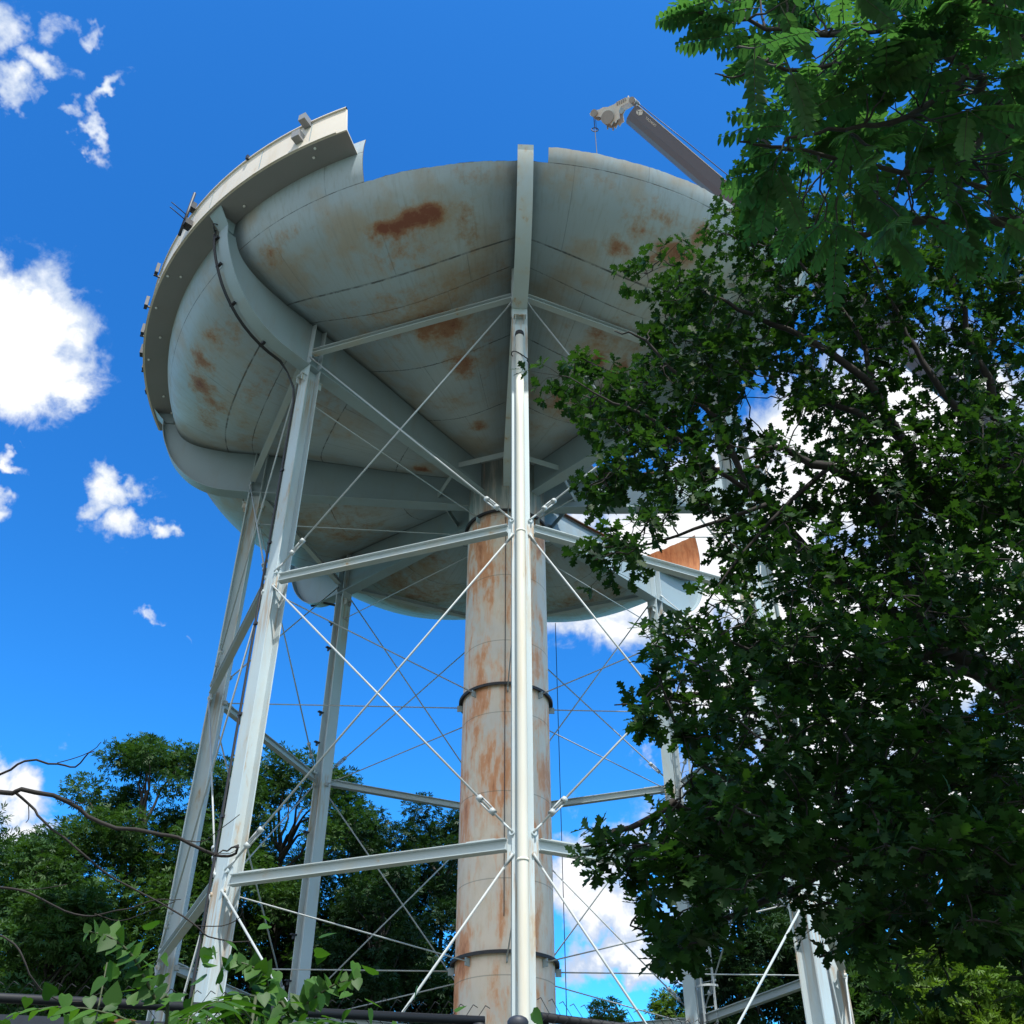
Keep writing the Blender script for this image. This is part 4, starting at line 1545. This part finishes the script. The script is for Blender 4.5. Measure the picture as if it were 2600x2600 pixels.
# ------------------------------------------------------------------ compound-leaved tree, upper right
abase = np.array([C0[0] + 8.2, C0[1] + 3.2, 0.0])
ail = thing('tree_of_heaven', 'tree with long feathery compound leaves spreading across the upper right corner', 'tree', abase)
AL = [
    ([(2900, 600), (2600, 383), (2532, 290), (2475, 207), (2380, 120), (2200, 60)], .09, .012, 8.5, 8.2),
    ([(2900, 300), (2600, 93), (2480, 0), (2350, -80)], .09, .015, 8.5, 8.2),
    ([(2650, 80), (2557, 119), (2449, 197), (2300, 300), (2150, 330), (2000, 350)], .045, .010, 8.5, 7.8),
    ([(2900, 560), (2600, 567), (2440, 562), (2273, 569), (2200, 590), (2097, 582), (2024, 572)], .06, .012, 9, 9),
    ([(2480, 0), (2300, 60), (2100, 90), (1900, 60), (1760, 30)], .035, .008, 8.3, 7.8),
    ([(2300, 60), (2150, 150), (2020, 180), (1930, 150), (1870, 120)], .025, .008, 8.2, 7.8),
    ([(2532, 290), (2420, 420), (2250, 430), (2080, 390), (1960, 370), (1880, 360)], .03, .008, 8.4, 7.8),
    ([(1950, 150), (1905, 180), (1860, 197), (1815, 187)], .012, .005, 7.9, 7.8),
    ([(2600, 567), (2500, 480), (2380, 430)], .03, .01, 9, 8.5),
]
alimb = []
mb = MB()
limb_tube(mb, [abase, abase + [0.5, .3, 3.5], at(2950, 450, 8.6)], .16, .11, 12, 6)
mb.build('trunk', M_bark2, ail)
for (L_, r0, r1, d0, d1) in AL:
    P3 = [at(x, y, d0 + (d1 - d0) * i / (len(L_) - 1)) for i, (x, y) in enumerate(L_)]
    mb = MB()
    alimb += list(limb_tube(mb, P3, r0, r1, 8, 4))
    mb.build('limb', M_bark2, ail)
alimb = np.array(alimb)


def compound(parent, hubs_dirs, mat, rach=(.42, .62), lf=(.10, .13), npair=(8, 11), droop=.35, name='foliage', wsc=1.0, updroop=-.55):
    """pinnate leaves: a curved rachis with paired leaflets"""
    tw = MB()
    pos, axs, nrm, scl, rn = [], [], [], [], []
    for (h, d) in hubs_dirs:
        d = unit(np.asarray(d, float))
        Lr = random.uniform(*rach)
        npn = random.randint(*npair)
        sd = unit(np.cross(d, (0, 0, 1.0)) + RNG.normal(0, .15, 3))
        P = []
        p = np.array(h, float)
        dd = d.copy()
        stp = Lr / 10
        for i in range(11):
            P.append(p.copy())
            dd = unit(dd + np.array([0, 0, -droop * .12]) + RNG.normal(0, .015, 3))
            p = p + dd * stp
        P = np.array(P)
        tw.mark() if len(hubs_dirs) < 20 else None
        tw.tube(P[::2], [.0045, .004, .0035, .003, .0025, .002], 4, cap=False)
        br = random.random()
        for i in range(npn):
            f = .18 + .82 * i / (npn - 1)
            q = np.array([np.interp(f * 10, range(11), P[:, c]) for c in range(3)])
            t = unit(P[min(10, int(f * 10) + 1)] - P[max(0, int(f * 10) - 1)])
            up = unit(np.cross(sd, t)); up = up if up[2] > 0 else -up
            for s_ in (-1, 1):
                a = sd * s_ * random.uniform(.75, 1) + t * .35 + np.array([0, 0, updroop]) * random.uniform(.5, 1.4)
                pos.append(q); axs.append(a); nrm.append(up + sd * s_ * .35 + RNG.normal(0, .12, 3))
                scl.append(random.uniform(*lf) * (1.0 - .45 * max(0, f - .75) / .25) * (0.8 + .2 * min(1, f * 3)))
                rn.append(min(1, max(0, br * .7 + random.random() * .3)))
    tw.build('leaf_stalks', M_stem, parent)
    pos, axs, nrm, scl = map(np.array, (pos, axs, nrm, scl))
    X, Y, Zv = frames(axs, nrm)
    sc = scl[:, None]
    return leaf_object(name, LF_V, LF_F, pos, X * sc * wsc, Y * sc, Zv * sc, mat, parent, np.array(rn))


AP = [(1800, -60), (1820, 40), (1900, 100), (1920, 170), (2010, 200), (1990, 270), (1900, 330), (1920, 400), (1930, 500), (1980, 520), (2040, 560), (2150, 640), (2350, 560), (2620, 600), (2620, -60)]
AHOLE = [[(1980, 430), (2110, 400), (2130, 500), (2020, 470)], [(1700, 130), (1900, 230), (1890, 300), (1800, 290), (1750, 250)], [(2250, 290), (2330, 280), (2330, 340), (2260, 350)], [(2480, 480), (2560, 470), (2560, 540), (2490, 530)]]
hd = []
ah = [at(x, y, random.uniform(7.4, 9.6)) for x, y in sample(AP, 145, AHOLE, 34)]
ah += [at(x, y, random.uniform(7.5, 10)) for x, y in sample([(2620, -300), (3300, -300), (3300, 900), (2620, 700)], 50, (), 60)]  # unseen leaf hubs right of the frame, added for their shade
ah += [at(x, y, random.uniform(7.5, 9.5)) for x, y in sample([(1750, -60), (2700, -60), (2700, -500), (1900, -400)], 40, (), 60)]  # unseen leaf hubs above the frame, likewise added to shade the foliage
tw = MB()
for h in ah:
    d2 = ((alimb - h) ** 2).sum(1)
    j = int(np.argmin(d2))
    if d2[j] < 6:
        tw.tube(wig(alimb[j], h, 4, .04), [.012, .009, .008, .007, .006], 5, cap=False)
    outd = unit(h - alimb[j])
    for c in range(random.randint(2, 3)):
        a = random.random() * 6.28
        hd.append((h, outd * .8 + np.array([cos(a), sin(a), random.uniform(-.1, .25)]) * .8))
for (x, y) in [(1830, 20), (1880, 60), (1850, 90), (1990, 320), (1990, 380), (1990, 430), (2020, 480), (2010, 280), (1970, 110), (1930, 20), (1810, 0)]:
    hd.append((at(x, y, 7.8), np.array([-1, .1, .05]) + RNG.normal(0, .15, 3)))
tw.build('twigs', M_bark2, ail)
compound(ail, hd, M_aila, rach=(.34, .62), wsc=1.2)


# ------------------------------------------------------------------ bare branches on the left
bb = at(-900, 2000, 6.0)
bare = thing('bare_tree', 'leafless dark branches reaching in from the left edge across the tower legs', 'tree', (bb[0], bb[1], 0))
mb = MB()
limb_tube(mb, [(bb[0], bb[1], 0), (bb[0] + .1, bb[1], 2.5), (bb[0], bb[1] + .1, 6.0)], .13, .07, 10, 6)
mb.build('trunk', M_bark, bare)
BR = [
    ([(-880, 1900), (-300, 1950), (0, 2013), (60, 2013), (170, 2030), (250, 2085), (390, 2120), (455, 2131), (540, 2165), (588, 2170), (604, 2160), (600, 2150), (577, 2148), (560, 2165), (545, 2182)], .035, .004, 5.4),
    ([(40, 2013), (75, 2040), (110, 2085), (200, 2160), (290, 2230), (400, 2285), (495, 2350), (530, 2380), (590, 2387), (635, 2388)], .017, .004, 5.4),
    ([(-700, 2150), (-200, 2010), (0, 1970), (70, 1940), (145, 1937), (185, 1941), (230, 1918), (243, 1912)], .02, .004, 5.6),
    ([(145, 1937), (190, 1915), (240, 1905), (262, 1892)], .006, .003, 5.6),
    ([(-700, 2200), (-200, 2230), (0, 2255), (80, 2272), (160, 2310), (230, 2320), (330, 2310), (400, 2290), (455, 2278)], .018, .003, 5.2),
    ([(240, 2320), (300, 2332), (380, 2315), (450, 2295)], .006, .003, 5.2),
    ([(0, 2255), (60, 2252), (110, 2258), (175, 2252)], .006, .003, 5.2),
    ([(455, 2131), (510, 2130), (550, 2115), (612, 2075)], .007, .003, 5.4),
    ([(500, 2350), (560, 2345), (610, 2330), (625, 2292)], .007, .003, 5.4),
    ([(170, 2028), (200, 2033), (218, 2035)], .006, .003, 5.4),
    ([(72, 2045), (66, 2070), (68, 2090)], .006, .003, 5.4),
    ([(-200, 2300), (0, 2372), (60, 2430), (95, 2500), (140, 2535), (200, 2538), (262, 2525)], .010, .003, 4.2),
    ([(540, 2165), (580, 2160), (610, 2152)], .005, .002, 5.4),
]
for (L_, r0, r1, d0) in BR:
    mb = MB()
    P3 = [at(x, y, d0) + np.array([0, .04 * sin(i * 1.7), 0]) for i, (x, y) in enumerate(L_)]
    limb_tube(mb, P3, r0 * .42, r1 * .7, 7, 3)
    mb.build('branch', M_bark, bare)

# ------------------------------------------------------------------ background trees
def bg_tree(name, label, px, top_y, dist, width, mat, nleaf=26000, crown_bot=.25, blobs=120, leaf=.36, group=None, seed=0, hole=0.0, squash=1.0):
    """whole tree standing dist metres from the camera; px, top_y = where its top is seen"""
    rs = np.random.default_rng(seed)
    d = ray(px, top_y)
    hv = d / math.hypot(d[0], d[1])
    topp = CAM + hv * dist
    H = topp[2]
    base = np.array([topp[0], topp[1], 0.0])
    th_ = thing(name, label, 'tree', base, group)
    R = width / 2
    z0 = H * crown_bot
    mb = MB()
    tr_top = base + np.array([rs.normal(0, .4), rs.normal(0, .4), H * .8])
    P = wig(base, tr_top, 8, .012)
    r_ = H * .012
    mb.tube(P, list(np.linspace(r_, r_ * .25, 9)), 10)
    mb.build('trunk', M_bark2, th_)
    # blob centres on and inside an ovoid crown with irregular radius
    B = []
    lob = rs.uniform(.75, 1.12, 9)
    while len(B) < blobs:
        u = rs.uniform(0, 1)
        z = z0 + (H - z0) * u
        prof_ = math.sqrt(max(0, 1 - ((u - .42) / (.60 if u > .42 else .62)) ** 2))
        a = rs.uniform(0, 2 * pi)
        lobf = lob[int(a / (2 * pi) * 8.99)]
        rr_ = R * prof_ * lobf * math.sqrt(rs.uniform(.08, 1))
        B.append((base[0] + rr_ * cos(a), base[1] + rr_ * sin(a), z - H * .02, rs.uniform(.15, .27) * R * (1.2 - .55 * u)))
    B = np.array(B)
    mb = MB()
    for b_ in B[::2]:
        zt = max(z0 * .7, b_[2] - hypot(b_[0] - base[0], b_[1] - base[1]) * .9 - .5)
        f = min(1, zt / (H * .8))
        s0_ = base * (1 - f) + tr_top * f
        mb.tube(wig(s0_, b_[:3], 5, .05), list(np.linspace(r_ * .35, .02, 6)), 5, cap=False)
    mb.build('limbs', M_bark2, th_)
    w = B[:, 3] ** 2
    idx = rs.choice(len(B), nleaf, p=w / w.sum())
    dirs = unit(rs.normal(0, 1, (nleaf, 3)) + np.array([0, 0, .25]))
    rad = rs.uniform(.2, 1.25, nleaf) ** .7
    pos = B[idx, :3] + dirs * (B[idx, 3] * rad)[:, None] * np.array([1.2, 1.2, .85])
    axs = dirs + rs.normal(0, .6, (nleaf, 3)) + np.array([0, 0, -.25])
    nrm = rs.normal(0, .45, (nleaf, 3)) + np.array([0, 0, 1.0]) + dirs * .35
    X, Y, Zv = frames(axs, nrm)
    sc = rs.uniform(.6, 1.15, nleaf)[:, None] * leaf
    bl = rs.uniform(0, 1, len(B))
    rn = np.clip(bl[idx] * .6 + rs.uniform(0, .4, nleaf), 0, 1)
    leaf_object('crown', ST_V, ST_F, pos, X * sc * .75, Y * sc, Zv * sc, mat, th_, rn)
    return th_


GRP = 'trees behind the water tower'
BG = [
    ('tall broad tree with a rounded crown seen behind the two left legs', 420, 1895, 58, 13.0, M_far, 46000, 1),
    ('airy tree with loose star shaped leaf tufts between the left legs and the riser', 750, 1925, 60, 14.5, M_far, 46000, 2),
    ('dark tree closing the gap between the airy tree and the one beside the riser', 905, 2050, 64, 12.0, M_far2, 34000, 17),
    ('dark dense tree directly left of the rusty riser', 1110, 2015, 62, 11.5, M_far2, 42000, 3),
    ('lower bushy tree at the far left edge below the white cloud', 100, 2140, 55, 12.0, M_far, 26000, 4),
    ('light green low tree in front of the darker ones at lower left', 180, 2270, 46, 8.0, M_far, 16000, 5),
    ('tree crown peeking in at the left edge above the bare branch', -110, 2010, 50, 8.0, M_far, 12000, 6),
    ('dark tree filling the gap behind the left legs near the fence', 620, 2130, 66, 14.0, M_far2, 34000, 7),
    ('low dark tree behind the foot of the riser', 960, 2200, 56, 9.0, M_far2, 20000, 8),
    ('small bright green tree low in the gap right of the riser', 1540, 2530, 52, 4.6, M_far3, 9000, 9),
    ('small bright green shrubby tree left of the back right leg', 1700, 2510, 50, 3.2, M_far3, 6000, 10),
    ('tall dark tree behind the ladder leg', 1830, 1960, 54, 8.5, M_far2, 26000, 11),
    ('dark tree seen between the ladder leg and the wide right leg', 1985, 2060, 58, 8.0, M_far2, 20000, 12),
    ('tall dark tree right of the wide right leg', 2290, 2060, 44, 8.0, M_far2, 17000, 13),
    ('dark tree at the right edge behind the oak', 2600, 2150, 40, 8.0, M_far2, 17000, 14),
    ('sunlit yellow green tree in the bottom right corner', 2420, 2370, 34, 5.5, M_far3, 16000, 15),
    ('low green tree between the wide right leg and the bottom right corner', 2210, 2450, 40, 5.5, M_far, 12000, 16),
]
for (lab, px_, ty, dist, wd, mt, nl, sd) in BG:
    bg_tree('broadleaf_tree', lab, px_, ty, dist, wd, mt, int(nl * 1.4), group=GRP, seed=sd * 13 + 5, leaf=.34 if mt is not M_far3 else .26, crown_bot=.12 if ty > 2000 else .2)

# ------------------------------------------------------------------ saplings and vine at the fence, lower left
def sapling(label, x, y, fw, top, nleaf, spread, lean=(0, 0), mat=M_sap, rach=(.45, .6), seed=0):
    """young tree of heaven: px of stem top"""
    tp = at(x, y, fw)
    base = np.array([tp[0] + lean[0], tp[1] + lean[1], 0.0])
    th_ = thing('tree_of_heaven_sapling', label, 'sapling', base, 'saplings growing at the fence')
    mb = MB()
    P = wig(base, tp, 8, .012)
    mb.tube(P, list(np.linspace(.016, .006, 9)), 7)
    mb.build('stem', M_stem, th_)
    hd = []
    for i in range(nleaf):
        f = 1 - .30 * (i / nleaf)
        p = base + (tp - base) * f
        a = i * 2.4 + seed
        hd.append((p, np.array([cos(a), sin(a), random.uniform(.25, .75)]) * spread))
    compound(th_, hd, mat, rach, (.11, .155), (7, 10), .75, updroop=-.35, wsc=.55)
    return th_


sapling('leafy sapling with long drooping leaflets left of the second leg foot', 440, 2590, 3.7, 0, 9, 1.0, seed=1)
sapling('tallest sapling whose feathered leaf rises over the wide left leg', 650, 2530, 3.7, 0, 10, 1.0, lean=(-.15, 0), seed=2.2)
sapling('small sapling with reddish young leaves against the dark fence screen', 235, 2600, 3.7, 0, 4, 1.0, mat=M_redleaf, rach=(.2, .3), seed=.5)
# two long single fronds that arch out (part of a rooted plant each)
def frond_plant(label, pts, fw, seed):
    P3 = [at(x, y, fw) for x, y in pts]
    base = np.array([P3[0][0], P3[0][1], 0.0])
    th_ = thing('climbing_vine', label, 'vine', base, 'vines on the fence')
    mb = MB()
    P = list(cr([base, (base + P3[0]) / 2 + np.array([.03, 0, 0])] + P3, 40))
    mb.tube(P, list(np.linspace(.008, .003, 40)), 6)
    mb.build('stem', M_stem, th_)
    pos, axs, nrm, scl = [], [], [], []
    for i in range(9, 40, 2):
        p = P[i]
        t = unit(P[min(39, i + 1)] - P[i - 1])
        sdv = unit(np.cross(t, (0, -1, .2)))
        if p[2] < 1.9: continue
        for s_ in (-1, 1):
            pos.append(p); axs.append(sdv * s_ + t * .3 + np.array([0, -.2, -.35]) + RNG.normal(0, .2, 3)); nrm.append(np.array([0, -.7, .7]) + RNG.normal(0, .3, 3)); scl.append(random.uniform(.045, .078) * (1 if i < 34 else .7))
    pos, axs, nrm, scl = map(np.array, (pos, axs, nrm, scl))
    X, Y, Zv = frames(axs, nrm)
    sc = scl[:, None]
    leaf_object('foliage', HT_V, HT_F, pos, X * sc, Y * sc, Zv * sc, M_sap, th_)
    return th_


frond_plant('vine shoot with paired leaves arching left above the fence', [(420, 2620), (395, 2540), (360, 2470), (330, 2420), (280, 2380), (225, 2365)], 3.8, 1)
frond_plant('vine shoot arching right along the fence rail with a curled tip', [(690, 2620), (740, 2580), (790, 2540), (850, 2500), (905, 2485)], 3.9, 2)
frond_plant('thin vine shoot with heart shaped leaves climbing right of the saplings', [(640, 2640), (655, 2560), (680, 2500), (650, 2460), (600, 2440)], 3.8, 3)
# leafy clump
hb = at(560, 2560, 3.9)
cl = thing('leafy_bush', 'dense clump of small heart shaped leaves at the foot of the wide left leg', 'bush', (hb[0], hb[1], 0))
mb = MB()
for i in range(14):
    a = i * .9
    mb.tube(wig((hb[0] + .05 * cos(a), hb[1] + .05 * sin(a), 0), (hb[0] + .5 * cos(a) * random.random(), hb[1] + .25 * sin(a), hb[2] + random.uniform(-.2, .15)), 5, .03), [.008, .007, .006, .005, .004, .003], 5)
mb.build('stem', M_stem, cl)
nl = 900
pos = np.array([hb[0], hb[1], hb[2] - .25]) + RNG.normal(0, 1, (nl, 3)) * np.array([.33, .16, .17])
axs = RNG.normal(0, 1, (nl, 3)) + np.array([0, -.3, -.5])
nrm = RNG.normal(0, .4, (nl, 3)) + np.array([0, -.5, .8])
X, Y, Zv = frames(axs, nrm)
sc = RNG.uniform(.04, .075, nl)[:, None]
leaf_object('foliage', HT_V, HT_F, pos, X * sc, Y * sc, Zv * sc, M_sap, cl)
